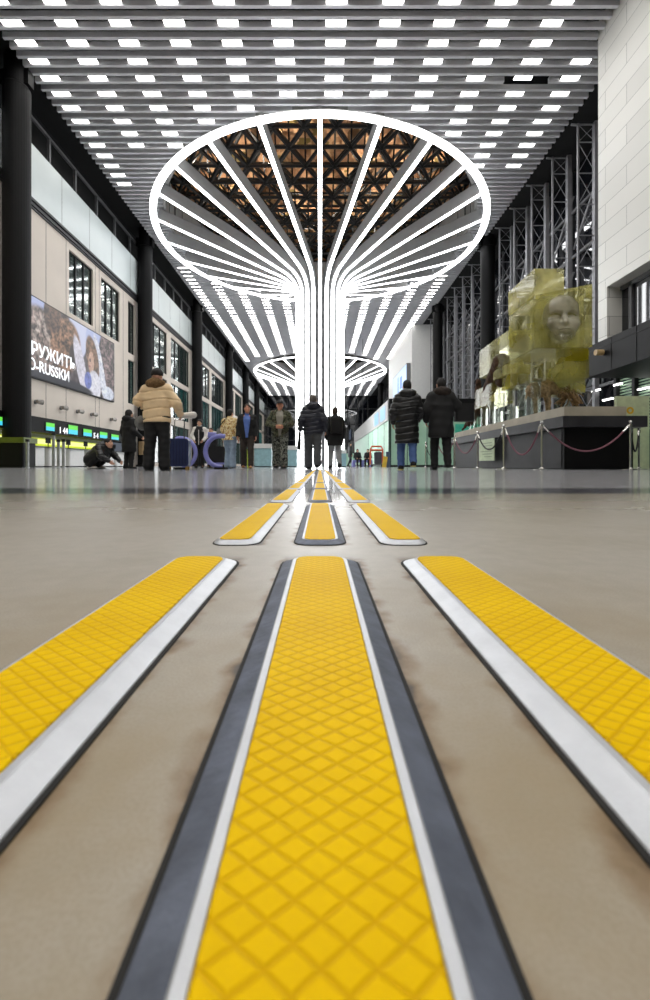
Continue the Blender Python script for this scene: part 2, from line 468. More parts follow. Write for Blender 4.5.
M_teal = mat('teal_window_glass', srgb(20, 70, 70), .06, 0, .35, 1.2, spec=.9, emit=srgb(60, 140, 136), estr=.3)
M_blueglass = mat('blue_night_glass', srgb(15, 17, 22), .03, 0, .4, .5, spec=1.)
M_louvre = mat('grey_louvre', srgb(120, 128, 126), .5, .1)
M_mast = mat('grey_mast_steel', srgb(150, 150, 154), .45, .25, .12, 3.)
M_mint = mat('mint_wall_panel', srgb(168, 208, 184), .4, 0, .05, 1.)
M_white = mat('white_panel', srgb(220, 220, 218), .45, 0, .03)
M_darkpanel = mat('charcoal_wall_panel', srgb(9, 9, 11), .5, 0, .15, 1.5, spec=.2)

M_front = acrylic('clear_reflective_glass', (.9, .95, .94, 1), srgb(90, 110, 108), .04, .10)
# ================================================================== floor and far walls
fl = MB().add([(-34, -24, 0), (34, -24, 0), (34, 125, 0), (-34, 125, 0)], [(0, 1, 2, 3)])
struct('floor', fl, M_floor)
bk = MB().box(-34, 34, -23.6, -23.2, 0, 24)
struct('wall_back', bk, mat('back_wall_plaster', srgb(120, 120, 122), .7))

def bx(mb, x0, x1, y0, y1, h0, h1): return mb.box(S * x0, S * x1, S * y0, S * y1, Zb(h0), Zb(h1))
HC = 11.05; XL, XR = -8.2, 8.05; YB, YE = -13.4, 68.0
HOLES = [(20.26, 6.92), (48.8, 6.92)]
def spans(y, x0, x1, pad=0.):
    if y < 11.12: x1 = min(x1, 7.19)
    out = [(x0, x1)]
    for cy, r in HOLES:
        if abs(y - cy) < r + pad:
            w = math.sqrt((r + pad) ** 2 - (y - cy) ** 2)
            new = []
            for a, b in out:
                if a < -w: new.append((a, min(b, -w)))
                if b > w: new.append((max(a, w), b))
            out = new
    return out
PITCH = .255
slat = MB(); back = MB().mi(1)
ny = int((YE - YB) / PITCH)
slat_y = [YB + PITCH * i for i in range(ny)]
gap_i = min(range(ny), key=lambda i: abs(slat_y[i] - 12.42))
for i, y in enumerate(slat_y):
    for a, b in spans(y, XL, XR):
        segs = [(a, b)]
        if i == gap_i: segs = [(a, 5.3), (6.6, b)]
        for p, q in segs:
            if q - p > .02: bx(slat, p, q, y - .04, y + .04, HC, HC + .15)
    for a, b in spans(y, -11, 11, .03):
        if b - a > .02: bx(slat.mi(1), a, b, y - PITCH / 2, y + PITCH / 2, HC + .42, HC + .46); slat.mi(0)
struct('ceiling', slat, [M_slat, M_void])

# ceiling lights: a grid in every second gap between the slats
LX = [-7.7 + 1.35 * k for k in range(12)]
rows = []
k = 0
for i in range(0, ny - 1, 2):
    rows.append(slat_y[i] + PITCH / 2)
cells = []
for r in rows:
    for c, x in enumerate(LX):
        if x > 6.9 and r < 11.4: continue
        if any((x - 0) ** 2 + (r - cy) ** 2 < (rr + (1.45 if abs(x) > 6 and r > cy - 6 else .35)) ** 2 for cy, rr in HOLES): continue
        cells.append((r, c, x))
def light_box(mb, x, y):
    z = Zb(HC) + .036
    mb.mi(0); x *= S; y *= S; hw, hd = .25 * S, .066 * S
    mb.box(x - hw, x + hw, y - hd, y + hd, z + .012, z + .06)
    mb.mi(1); mb.add([(x - hw, y - hd, z), (x + hw, y - hd, z), (x + hw, y + hd, z), (x - hw, y + hd, z)], [(0, 3, 2, 1)])
vis = [c for c in cells if c[0] > 10.05]
hidden = [c for c in cells if c[0] <= 10.05]
near = vis[:300]
proto = MB(); light_box(proto, 0, 0)
for v in range(len(proto.v)):
    p = proto.v[v]; proto.v[v] = (p[0], p[1], p[2] - Zb(HC))
vrows = sorted({r for r, c, x in near})
pl = None
for r, c, x in near:
    lab = f'white ceiling light panel, {ordinal(vrows.index(r) + 1)} row from the camera, {ordinal(c + 1)} from the left'
    if pl is None: pl = proto.build('ceiling_light', [M_grey, M_panel]); o = pl
    else: o = pl.copy(); COL.objects.link(o)
    o.location = (S * x, S * r, Zb(HC)); tag(o, lab, 'ceiling light', 'ceiling light panels between the slats')
rest = MB()
for r, c, x in vis[300:] + hidden: light_box(rest, x, r)
tag(rest.build('ceiling_lights', [M_grey, M_panel]), 'distant white ceiling lights merging into bright stripes down the hall', 'ceiling light', kind='stuff')

# ================================================================== roof void above each opening
def void(cy):
    r0 = 6.88; n = 96; hd = 12.9
    d = MB(); d.lathe([(S * r0, Zb(HC - .02)), (S * r0, Zb(hd)), (S * (r0 + .1), Zb(hd)), (S * (r0 + .1), Zb(HC - .02))], (0, S * cy), n, closed=True)
    d.mi(1)
    for k in range(24):
        t = 2 * PI * (k + .5) / 24; ct, st = math.sin(t), -math.cos(t)
        p = Vector((S * (r0 - .01) * ct, S * (cy + (r0 - .01) * st), 0))
        d.bar(p + Vector((0, 0, Zb(HC))), p + Vector((0, 0, Zb(hd))), .02 * S, .02 * S, (ct, st, 0))
        t += .13; ct, st = math.sin(t), -math.cos(t); p = Vector((S * (r0 - .01) * ct, S * (cy + (r0 - .01) * st), 0))
        d.bar(p + Vector((0, 0, Zb(HC + .75))), p + Vector((0, 0, Zb(HC + 1.2))), .12 * S, .04 * S, (ct, st, 0))
    struct('ceiling_drum', d, [M_drum, M_joint])
    # space frame: two triangular grids joined by diagonals
    sf = MB(); e = 1.3; h1, h2 = hd + .5, hd + 1.65; R = 9.6
    dirs = [(1, 0), (.5, math.sqrt(3) / 2), (-.5, math.sqrt(3) / 2)]
    for hh, (ox, oy), rad in ((h1, (0, 0), .085), (h2, (e / 2, e * math.sqrt(3) / 6), .07)):
        for dx, dy in dirs:
            nx_, ny_ = -dy, dx; sp = e * math.sqrt(3) / 2
            off = ox * nx_ + oy * ny_
            for kk in range(-9, 10):
                s = kk * sp + off
                if abs(s) > R: continue
                w = math.sqrt(R * R - s * s)
                p = Vector((S * (s * nx_ - w * dx), S * (cy + s * ny_ - w * dy), Zb(hh))); q = Vector((S * (s * nx_ + w * dx), S * (cy + s * ny_ + w * dy), Zb(hh)))
                sf.tube(p, q, rad * S, 5)
    a1 = Vector((e, 0)); a2 = Vector((e / 2, e * math.sqrt(3) / 2))
    for i in range(-12, 13):
        for j in range(-12, 13):
            b = a1 * i + a2 * j
            if b.length > R - .3: continue
            for k3 in range(3):
                t = PI / 6 + 2 * PI / 3 * k3; rr = e / math.sqrt(3)
                q = (b.x + rr * math.cos(t), b.y + rr * math.sin(t))
                sf.tube((S * b.x, S * (cy + b.y), Zb(h1)), (S * q[0], S * (cy + q[1]), Zb(h2)), .05 * S, 4)
            sf.ball((S * b.x, S * (cy + b.y), Zb(h1)), .14 * S, 6)
    struct('roof_space_frame', sf, M_space)
    dk = MB(); hh = hd + 2.6; i = 0
    x = -10.
    while x < 10:
        dk.box(S * x, S * (x + .55), S * (cy - 10), S * (cy + 10), Zb(hh), Zb(hh + .1))
        dk.box(S * (x + .55), S * (x + .75), S * (cy - 10), S * (cy + 10), Zb(hh - .16), Zb(hh + .1)); x += .75
    for a, b, c, d2 in ((-10.2, -10, -10, 10), (10, 10.2, -10, 10), (-10, 10, -10.2, -10), (-10, 10, 10, 10.2)):
        dk.box(S * a, S * b, S * (cy + c), S * (cy + d2), Zb(hd - .3), Zb(hh + .1))
    struct('roof_deck', dk, M_deck)
    # ring ledge closing the gap between drum and deck walls
    ld = MB(); 
    ld.lathe([(S * 6.9, Zb(hd)), (S * 14.3, Zb(hd)), (S * 14.3, Zb(hd + .05)), (S * 6.9, Zb(hd + .05))], (0, S * cy), 64, closed=True)
    struct('roof_ledge', ld, M_void)
    for k4, (rl_, t) in enumerate([(5.6, .2 + PI / 4 * q) for q in range(8)] + [(2.6, .5 + PI / 2 * q) for q in range(4)]):
        p = Vector((S * rl_ * math.sin(t), S * (cy - rl_ * math.cos(t)), Zb(hd + .42)))
        lm = MB(); lm.lathe([(.02, -.10), (.10, -.10), (.14, .06), (.12, .08), (.02, .08)], (0, 0), 12)
        b = MB().ball((0, 0, .08), .08, 10)
        th = thing('void_lamp', f'small lamp under the roof truss inside the {"nearer" if cy < 30 else "farther"} canopy ring, {ordinal(k4 % 8 + 1)} round the {"outer" if k4 < 8 else "inner"} circle', 'lamp', p, 0, 'lamps in the roof void')
        lm.build('lamp_housing', M_black, th); b.build('lamp_bulb', emat('void_bulb', (1, .8, .55, 1), 20), th)
        l = bpy.data.lights.new('void_light', 'SPOT'); l.energy = VOID_W; l.color = (1, .90, .76); l.shadow_soft_size = .12; l.spot_size = math.radians(165); l.spot_blend = .3
        lo = bpy.data.objects.new('void_light', l); COL.objects.link(lo); lo.parent = th; lo.location = (0, 0, .3); lo.rotation_euler = (PI, 0, 0)
for cy, _ in HOLES: void(cy)

# ================================================================== light column with its flared canopy
def canopy(label, cy):
    root = thing('light_column', label, 'light column', (0, S * cy, 0), 0, 'white light columns with canopies')
    HR, RR, RC = 10.6, 7.5, 1.15
    # outer line of a rib (r, h)
    slope = math.radians(18); rb = 1.0; tl = rb * math.tan((PI / 2 - slope) / 2)
    hc = 10.5 - math.tan(slope) * (RR - .15 - RC)
    p_end = (RR - .22, 10.56); t1 = (RC + tl * math.cos(slope), hc + tl * math.sin(slope)); t2 = (RC, hc - tl)
    cen = (RC + rb, hc - tl)
    line = [p_end, t1]
    a0 = math.atan2(t1[1] - cen[1], t1[0] - cen[0]); a1 = PI
    for k in range(1, 10):
        a = a0 + (a1 - a0) * k / 9; line.append((cen[0] + rb * math.cos(a), cen[1] + rb * math.sin(a)))
    line.append((RC, -.04))
    def offs(d):
        out = []
        for i, p in enumerate(line):
            q0 = line[max(i - 1, 0)]; q1 = line[min(i + 1, len(line) - 1)]
            tx, ty = q1[0] - q0[0], q1[1] - q0[1]; l = math.hypot(tx, ty)
            out.append((p[0] + ty / l * d * 1.0, p[1] - tx / l * d))
        return out
    def ribbon(d0, d1, w):
        A, B = offs(d0), offs(d1); m = MB(); vs = []
        for (r0, h0), (r1, h1) in zip(A, B):
            for r, h in ((r0, h0), (r1, h1)):
                for sx in (-1, 1): vs.append((S * sx * w / 2, -S * r, Zb(h)))
        fs = []
        N = len(A)
        for i in range(N - 1):
            a = 4 * i; b = 4 * i + 4
            fs += [(a, a + 1, b + 1, b), (a + 2, b + 2, b + 3, a + 3), (a, b, b + 2, a + 2), (a + 1, a + 3, b + 3, b + 1)]
        fs += [(0, 2, 3, 1), (4 * N - 4, 4 * N - 3, 4 * N - 1, 4 * N - 2)]
        return m.add(vs, fs)
    # offs(+d) must point up / inward to the axis; check the sign on the first point
    sgn = 1 if offs(.1)[0][1] > line[0][1] else -1
    fin = ribbon(sgn * .03, sgn * .5, .12); led = ribbon(0, sgn * .03, .135)
    f0 = l0 = None
    for k in range(24):
        if f0 is None:
            f0 = fin.build('rib', M_fin, root); l0 = led.build('led_strip', M_led, f0); f = f0
        else:
            f = f0.copy(); COL.objects.link(f); f.parent = root; l = l0.copy(); COL.objects.link(l); l.parent = f
        f.rotation_euler = (0, 0, 2 * PI * k / 24)
    rim = MB().lathe([(S * (RR - .26), Zb(HR + .0)), (S * (RR - .02), Zb(HR + .0)), (S * (RR - .05), Zb(HR + .08)), (S * (RR - .22), Zb(HR + .08))], (0, 0), 120, closed=True)
    ro = rim.build('rim', M_fin, root)
    rl = MB().lathe([(S * (RR - .27), Zb(HR - .03)), (S * RR, Zb(HR - .03)), (S * RR, Zb(HR)), (S * (RR - .27), Zb(HR))], (0, 0), 120, closed=True)
    rl.build('rim_light', M_led, ro)
    core = MB().lathe([(.02, 0), (S * .66, 0), (S * .66, Zb(8.2)), (.02, Zb(8.2))], (0, 0), 48)
    core.build('core', M_fin, root, smooth=False)
    return root
canopy('glowing white column with a wide flared ring canopy, nearest in the hall', 20.26)
canopy('smaller looking white column and ring canopy behind the nearest one', 48.8)

# ================================================================== left side of the hall
XW = -8.9
COLS_L = [12.0, 20.8, 29.6, 40.0, 49.0, 57.6]
def column(x, y, label):
    c = MB().lathe([(.02, 0), (S * .42, 0), (S * .42, .12), (S * .34, .16), (S * .34, Zb(10.55)), (S * .30, Zb(10.6)), (S * .30, Zb(11.4)), (.02, Zb(11.4))], (S * x, S * y), 32)
    bx(c, x - .4, x + .4, y - .12, y + .12, 10.62, 11.02)
    struct('column', c, M_blackcol, label, 'column', smooth=False)
for i, y in enumerate([3.2] + COLS_L): column(-8.5, y, f'round black hall column along the left wall, {ordinal(i) if i else "behind the"} {"from the camera" if i else "camera"}')
BIG = YE
wl = MB()
def wbox(mb, y0, y1, h0, h1, t=.25, x=XW): return bx(mb, x - t, x, y0, y1, h0, h1)
wins1 = [(15.18, 16.78), (17.4, 19.0)]
wbox(wl, -13.5, 15.18, 1.5, 7.95); wbox(wl, 16.78, 17.4, 5.45, 7.67); wbox(wl, 19.0, 19.85, 1.5, 7.95)
wbox(wl, 15.18, 19.0, 1.5, 5.45); wbox(wl, 15.18, 19.0, 7.67, 7.95)
wbox(wl, 19.85, BIG, 7.67, 7.95); wbox(wl, 19.85, BIG, 4.95, 5.26); wbox(wl, 19.85, BIG, 2.45, 2.9)
wbox(wl, 20.0, BIG, -.05, .15)
glz = []
glz.append((19.85, 20.55))
for a, b in zip(COLS_L[1:], COLS_L[2:] + [66.5]):
    w = (b - a); m = (a + b) / 2
    glz += [(a + .5, m - .3), (m + .35, b - .5)]
prev = 19.85
for a, b in glz:
    if a > prev + .02: wbox(wl, prev, a, 5.26, 7.67); wbox(wl, prev, a, 2.9, 4.95); wbox(wl, prev, a, .15, 2.45)
    prev = b
wbox(wl, prev, BIG, .15, 7.67)
# open seams between the wall panels
wl.mi(1)
for y in (13.9, 15.0, 16.95, 17.25, 19.35): bx(wl, XW - .01, XW + .004, y - .008, y + .008, 1.5, 7.95)
struct('wall_left', wl, [M_beige, M_joint])
wn = 0
def window(y0, y1, h0, h1, m, nm, louvre=True):
    global wn
    wn += 1
    root = bpy.data.objects.new(f'window_{wn}', None); COL.objects.link(root); root['kind'] = 'structure'
    x = XW - .12
    fr = MB()
    for k in range(nm + 1):
        y = y0 + (y1 - y0) * k / nm; bx(fr, x - .03, x + .06, y - .035, y + .035, h0, h1)
    for h in (h0, h1): bx(fr, x - .03, x + .06, y0, y1, h - .03, h + .03)
    fr.build('window_frame', M_black, root)
    g = bx(MB(), x - .02, x, y0, y1, h0, h1); g.build('glass', m, root)
    if louvre:
        lv = MB(); n = int((h1 - h0) / .13); gl = bx(MB(), x + .022, x + .026, y0, y1, h0, h1); gl.build('front_glass', M_front, root)
        for k in range(1, n): bx(lv, x - .0, x + .012, y0, y1, h0 + k * .13 - .022, h0 + k * .13 + .01)
        lv.build('louvre', M_louvre, root)
for a, b in wins1: window(a, b, 5.45, 7.67, M_glass, 3)
for i, (a, b) in enumerate(glz):
    nm = max(2, int((b - a) / .75))
    window(a, b, 5.26, 7.67, M_glass, nm, louvre=(i < 5)); window(a, b, 2.9, 4.95, M_teal, nm, louvre=(i < 5))
    window(a, b, .15, 2.45, M_glass, nm, louvre=False)
fa = MB(); bx(fa, XW - .2, XW + .06, -13.5, BIG, 8.2, 9.88)
fa.mi(1)
y = 12.9
while y < BIG: bx(fa, XW + .06, XW + .063, y - .008, y + .008, 8.2, 9.88); y += 1.76
struct('trim_1', fa, [M_fascia, M_grey])
tr = MB()
for h0, h1, d in ((8.12, 8.2, .12), (8.0, 8.09, .08), (7.93, 7.975, .05)): bx(tr, XW - .2, XW + d, -13.5, BIG, h0, h1)
struct('trim_2', tr, M_trim)
cl = MB(); bx(cl, XW - .45, XW - .4, -13.5, BIG, 9.88, 12.)
cl.mi(1); bx(cl, XW - .1, XW - .02, -13.5, BIG, 10.78, 10.86)
y = -12.85
while y < BIG: bx(cl, XW - .1, XW - .02, y - .04, y + .04, 9.88, 10.8); y += 1.5
struct('trim_3', cl, [M_void, M_grey])

# ------------------------------------------------------------------ right side of the hall
XRW = 7.2
wr = MB(); t = 2.2
bx(wr, XRW, XRW + t, -13.5, 11.08, 4.48, 12.2); bx(wr, XRW, XRW + .9, 10.74, 11.08, 2.4, 4.48)
bx(wr, XRW + .36, XRW + .44, -13.5, 8.6, 2.9, 4.48)
struct('wall_right', wr, M_tile)
rw = bpy.data.objects.new('window_90', None); COL.objects.link(rw); rw['kind'] = 'structure'
fr = MB()
for yy in (10.4, 9.67, 8.93): bx(fr, XRW + .33, XRW + .44, yy - .05, yy + .05, 2.9, 4.48)
bx(fr, XRW + .33, XRW + .44, 8.6, 10.74, 4.38, 4.48)
fr.build('window_frame', M_grey, rw); bx(MB(), XRW + .38, XRW + .42, 8.6, 10.74, 2.9, 4.42).build('glass', M_blueglass, rw)
pb = MB(); bx(pb, 7.0, 9.4, -13.5, 11.26, 2.30, 3.10)
pb.mi(1)
for yy in (11.2, 10.3, 9.48, 8.66, 7.8, 7.): bx(pb, 6.99, 7.005, yy - .01, yy + .01, 2.30, 3.10)
bx(pb, 6.99, 7.005, -13.5, 11.26, 2.94, 2.953)
struct('wall_parapet', pb, [M_darkpanel, M_black])
sh = MB(); bx(sh, 9.0, 9.1, -13.5, 12.9, -.05, 2.7)
sh.mi(1)
for h in np.arange(1.0, 2.7, .085): bx(sh, 8.97, 9.0, -13.5, 12.9, h, h + .035)
sh.mi(2)
for yy in (12.85, 12.1, 11.3, 10.5): bx(sh, 8.85, 9.02, yy - .05, yy + .05, -.05, 2.7)
struct('wall_shopfront', sh, [M_glass, mat('green_slat', srgb(150, 176, 146), .5), M_black])
# ceiling tubes inside the shopfront recess
for i, (px, py, px2, py2) in enumerate([(638, 390, 650, 387), (603, 401, 613, 398), (592, 392, 600, 389), (614, 386, 622, 383)]):
    a = W(px, py, yAt(px, 8.85 * S)); b = W(px2, py2, yAt(px2, 8.85 * S)); b.z = a.z = (a.z + b.z) / 2
    th = thing('tube_light', f'white tube light under the black parapet, {ordinal(i + 1)} of four', 'tube light', a, 0, 'tube lights under the parapet')
    MB().bar(a + Vector((0, 0, .05)), b + Vector((0, 0, .05)), .09, .05).build('tube_housing', M_white, th, origin=a)
    MB().bar(a, b, .07, .05).build('tube', emat('tube_glow', (1, 1, .96, 1), 6), th, origin=a)
# end and backing glass behind the lattice masts
gr = MB(); bx(gr, 9.55, 9.6, 11.1, BIG, -.05, 12.2)
gr.mi(1)
for h in (2.7, 4.4, 6.1, 7.8, 9.5): bx(gr, 9.46, 9.55, 11.1, BIG, h - .05, h + .05)
y = 13.2
while y < BIG: bx(gr, 9.46, 9.55, y - .04, y + .04, -.05, 12.2); y += 1.5
struct('wall_glazed', gr, [M_blueglass, M_grey])
bm = MB(); bx(bm, 8.05, 11.2, 11.1, BIG, 11.1, 12.2); bx(bm, -11.2, -9.3, -13.5, BIG, 11.5, 12.2)
struct('ceiling_edge', bm, M_void)
for i, y in enumerate([20.8, 29.6, 40.0, 49.0, 57.6]): column(8.15, y, f'round black hall column along the right glazed wall, {ordinal(i + 1)} from the camera')
masts = [13.77 + 1.5 * k for k in range(5)] + [21.9 + 1.5 * k for k in range(5)] + [30.6, 32.1]
for i, y in enumerate(masts):
    x0, x1 = 8.3, 8.87
    th = thing('lattice_mast', f'grey steel lattice mast along the right glazed wall, {ordinal(i + 1)} from the white tiled wall', 'mast', (S * x1, S * y, 0), 0, 'steel lattice masts')
    O = (S * x1, S * y, 0)
    bx(MB(), x0 - .026, x0 + .026, y - .026, y + .026, -.05, 11.0).build('chord', M_mast, th, origin=O)
    bx(MB(), x1 - .07, x1 + .07, y - .07, y + .07, -.05, 11.04).build('chord', M_mast, th, origin=O)
    br = MB(); h = .4; step = 1.0
    P = lambda x, hh: Vector((S * x, S * y, Zb(hh)))
    while h < 10.95:
        h2 = min(h + step, 10.97)
        br.tube(P(x0, h), P(x1, h), .02 * S, 5); br.tube(P(x0, h), P(x1, h2), .011 * S, 5); br.tube(P(x1, h), P(x0, h2), .011 * S, 5); h += step
    br.tube(P(x0, 10.97), P(x1, 10.97), .028 * S, 5)
    br.tube(P(x0 - .22, 10.97), P(x0 + .02, 10.95), .035 * S, 5)
    br.build('bracing', M_mast, th, origin=O)
    if i < 4 or 5 <= i < 9:
        y2 = masts[i + 1]
        for hh in (9.6, 6.9, 4.2): struct('wall_brace', MB().tube((S * 9.05, S * y, Zb(hh)), (S * 9.05, S * y2, Zb(hh - 1.9)), .035 * S, 6), M_mast)
# white block, end wall, kiosk
wb = MB(); bx(wb, 7.24, 9.5, 33.7, 45, 2.0, 11.1)
struct('wall_block', wb, M_white)
ew = MB(); bx(ew, -11, 11, BIG, BIG + .2, -.05, 12.2)
ew.mi(1)
for x in np.arange(-10, 10.1, 1.6): bx(ew, x - .06, x + .06, BIG - .12, BIG, -.05, 12)
for h in (2.0, 4.0, 6.5, 9.0): bx(ew, -11, 11, BIG - .12, BIG, h - .06, h + .06)
ew.mi(2); bx(ew, -3, 6, BIG - .3, BIG - .15, -.05, 1.9)
struct('wall_end', ew, [M_blueglass, M_black, M_mint])
bd = MB(); bx(bd, -10, 8, BIG - .3, BIG - .05, 10.4, 12.2)
# ================================================================== tactile strips on the floor
def rrect(hw, y0, y1, r, n=5):
    out = []
    for cx, cy, t0 in ((hw - r, y1 - r, 0), (-hw + r, y1 - r, PI / 2), (-hw + r, y0 + r, PI), (hw - r, y0 + r, 1.5 * PI)):
        for k in range(n + 1):
            t = t0 + PI / 2 * k / n; out.append((cx + r * math.cos(t), cy + r * math.sin(t)))
    return out
def loft(mb, rings, cap=True):
    k = len(rings[0]); vs = [p for r in rings for p in r]
    fs = [(i * k + j, i * k + (j + 1) % k, (i + 1) * k + (j + 1) % k, (i + 1) * k + j) for i in range(len(rings) - 1) for j in range(k)]
    if cap: fs.append(tuple(range((len(rings) - 1) * k, len(rings) * k)))
    return mb.add(vs, fs)
def ring(ins, z, L=STRIP_LEN, asym=False):
    hw = STRIP_HW - ins; r = max(.021 - ins * .75, .004); e = ins if ins < .0095 else .0092 + (ins - .0092) * .25
    out = []
    for x, y in rrect(hw, e, L - e, r):
        if asym and x > 0 and ins < .0128:      # outer edge: bevel narrower and no lip
            x += (-.0058 * (1 - max(ins, 0) / .0126)) * (x / max(hw, 1e-6))
        out.append((x, y, z))
    return out
T = STRIP_T
M_darksteel = mat('dark_slate_steel', srgb(96, 102, 116), .5, .4, .3, 60., .06, 300.)  # darker slate tone for the frame bevels of the middle line
def strip_meshes(asym):
  global base, frame, insert
  R = lambda a, b: ring(a, b, asym=asym)
  base = loft(MB(), [R(-.0020, 0), R(-.0018, .0006), R(.001, .0008)])
  frame = loft(MB(), [R(.0, .0006), R(.0004, .0012), R(.0092, T - .0004)], cap=False); loft(frame.mi(1), [R(.0092, T - .0004), R(.0098, T), R(.0124, T), R(.0128, T - .0006)], cap=False)
  insert = loft(MB(), [R(.0126, T - .0012), R(.0128, T + .0001), R(.0134, T + .0006), R(.03, T + .0007)])
M_grime = mat('black_grime', srgb(16, 14, 11), .8, 0, .4, 200.)
side = {-1: 'left', 0: 'middle', 1: 'right'}
protos = {}
for i in range(15):
    for c in (-1, 0, 1):
        lab = f'yellow tactile strip in steel frame, {side[c]} line, {"nearest row" if i == 0 else ordinal(i + 1) + " row"} from the camera'
        loc = (c * (STRIP_X if i == 0 else .0992), STRIP_Y0 + STRIP_PER * i, 0)
        if c not in protos:
            t_ = protos[c] = thing('tactile_strip', lab, 'tactile strip', loc, 0, 'tactile guide strips on the floor')
            strip_meshes(c != 0)
            if c == -1:
                for m_ in (base, frame, insert):       # mirrored for the left line
                    m_.v = [(-x, y, z) for x, y, z in m_.v]; m_.f = [f[::-1] for f in m_.f]
            fo = frame.build('frame', [M_darksteel if c == 0 else M_steel, M_steel], t_)
            base.build('grimy_base', M_grime, fo)
            insert.build('yellow_insert', M_yellow, t_)
        else:
            d_ = dup(protos[c], loc, 0, lab); d_.scale = (.86, 1, 1)

# ================================================================== advertising screen on the left wall
def ad_picture():
    nx, nz = 240, 110
    x = (np.arange(nx) + .5) / nx; z = (np.arange(nz) + .5) / nz
    X, Z = np.meshgrid(x, z, indexing='ij')          # 0..1, z up
    rng = np.random.RandomState(3)
    def noise(fx, fz, seed):
        r = np.random.RandomState(seed); g = r.rand(fx + 2, fz + 2)
        u = X * fx; v = Z * fz; i = u.astype(int); j = v.astype(int); a = u - i; b = v - j
        a = a * a * (3 - 2 * a); b = b * b * (3 - 2 * b)
        return g[i, j] * (1 - a) * (1 - b) + g[i + 1, j] * a * (1 - b) + g[i, j + 1] * (1 - a) * b + g[i + 1, j + 1] * a * b
    n1 = noise(12, 6, 1); n2 = noise(40, 20, 2); n3 = noise(90, 45, 4)
    C = np.zeros((nx, nz, 3))
    C[:] = (.16, .13, .14)
    C += ((n2 - .5) * .25 + (n1 - .5) * .2)[..., None]
    def put(mask, col, tex=.0):
        m = np.clip(mask, 0, 1)[..., None]
        C[:] = C * (1 - m) + (np.array(col) * (1 + tex * ((n2 - .5) + (n3 - .5)))[..., None]) * m
    def ell(cx, cz, rx, rz, rot=0., soft=.12):
        dx = X - cx; dz = (Z - cz) * .46; c, s = math.cos(rot), math.sin(rot)
        u = (dx * c + dz * s) / rx; v = (-dx * s + dz * c) / (rz * .46)
        return (1 - np.sqrt(u * u + v * v)) / soft
    put(ell(.05, .9, .12, .35), (.55, .6, .85)); put(ell(.5, .85, .12, .4), (.75, .78, .95)); put(ell(.72, .85, .14, .35), (.6, .66, .9))
    put(ell(.1, .45, .2, .5), (.30, .24, .22), 1.6)                       # woolly coat
    put(np.maximum(ell(.12, .55, .12, .3), 0) * (np.sin((X * 60 + n1 * 8)) > 0), (.55, .48, .44), .8)
    put(ell(.36, .58, .17, .42, -.5), (.34, .22, .15), 1.4)                # shaggy brown head
    put(ell(.22, .9, .09, .25), (.2, .13, .1), 1.2)
    put(ell(.46, .5, .07, .17), (.07, .05, .05), .5)
    put(ell(.53, .35, .06, .5, .35), (.78, .76, .84), .3)
    put(ell(.88, .5, .14, .7), (.26, .2, .2), 1.8)
    put(ell(.79, .45, .05, .6, .35), (.80, .82, .92), .5)
    put(ell(.68, .56, .085, .38, .3), (.30, .20, .14), 1.0)                # long hair
    put(ell(.66, .5, .04, .18), (.72, .52, .42), .2)                       # face
    put(ell(.645, .53, .010, .03), (.12, .08, .08)); put(ell(.64, .43, .012, .018), (.5, .2, .2))
    put(ell(.70, .14, .1, .26), (.86, .86, .94), .3)
    put(ell(.62, .2, .05, .14), (.25, .3, .62), .4); put(ell(.9, .1, .1, .12), (.8, .84, .95), .4)
    put(ell(.3, .02, .4, .1), (.05, .05, .07))
    return np.clip(C, .004, 1) ** 1.35, nx, nz
y0, y1 = S * 12.9, S * 18.3; z0, z1 = Zb(2.74), Zb(5.19); xs = S * (XW + .1)
ad = thing('advertising_screen', 'large lit advertising screen with shaggy animal and girl on left wall', 'screen', (xs, (y0 + y1) / 2, z0))
O = tuple(ad.location)
hs = MB().box(S * (XW - .01), xs - .02, y0 - .06, y1 + .06, z0 - .06, z1 + .06); hs.build('housing', M_black, ad, origin=O)
Cc, nx, nz = ad_picture()
pm_ = MB(); vs = []
for i in range(nx + 1):
    for j in range(nz + 1): vs.append((xs, y0 + (y1 - y0) * i / nx, z0 + (z1 - z0) * j / nz))
fs = [(i * (nz + 1) + j, (i + 1) * (nz + 1) + j, (i + 1) * (nz + 1) + j + 1, i * (nz + 1) + j + 1) for i in range(nx) for j in range(nz)]
pm_.add(vs, fs); po = pm_.build('picture', attr_emit_mat('screen_picture', .6), ad, origin=O)
at = po.data.color_attributes.new('picture', 'FLOAT_COLOR', 'CORNER')
cc = np.ones((nx * nz, 4, 4), np.float32); cc[:, :, :3] = Cc.reshape(-1, 1, 3)
at.data.foreach_set('color', cc.ravel())
def text_obj(name, s, size, m, parent, loc, rot, extr=.004, bold=.0, shear=0., sx=1.):
    cu = bpy.data.curves.new(name, 'FONT'); cu.body = s; cu.size = size; cu.extrude = extr; cu.offset = bold; cu.shear = shear
    o = bpy.data.objects.new(name, cu); COL.objects.link(o); o.location = loc; o.rotation_euler = rot; o.scale = (sx, 1, 1)
    bpy.context.view_layer.update()
    dg = bpy.context.evaluated_depsgraph_get(); me = bpy.data.meshes.new_from_object(o.evaluated_get(dg))
    bpy.data.objects.remove(o); me.materials.clear(); me.materials.append(m)
    o = bpy.data.objects.new(name, me); COL.objects.link(o); o.location = loc; o.rotation_euler = rot; o.scale = (sx, 1, 1)
    if parent: o.parent = parent
    return o
M_txt = emat('screen_lettering', (.93, .95, 1, 1), .95)
R_L = (PI / 2, 0, PI / 2)     # lettering on a wall facing +X reads along +Y
hh = z1 - z0; LL = y1 - y0
text_obj('lettering', 'РУЖИТЬ', .23 * hh, M_txt, ad, (.012, -LL / 2 + .02 * LL, .27 * hh), R_L, .006, .010, 0, 1.0)
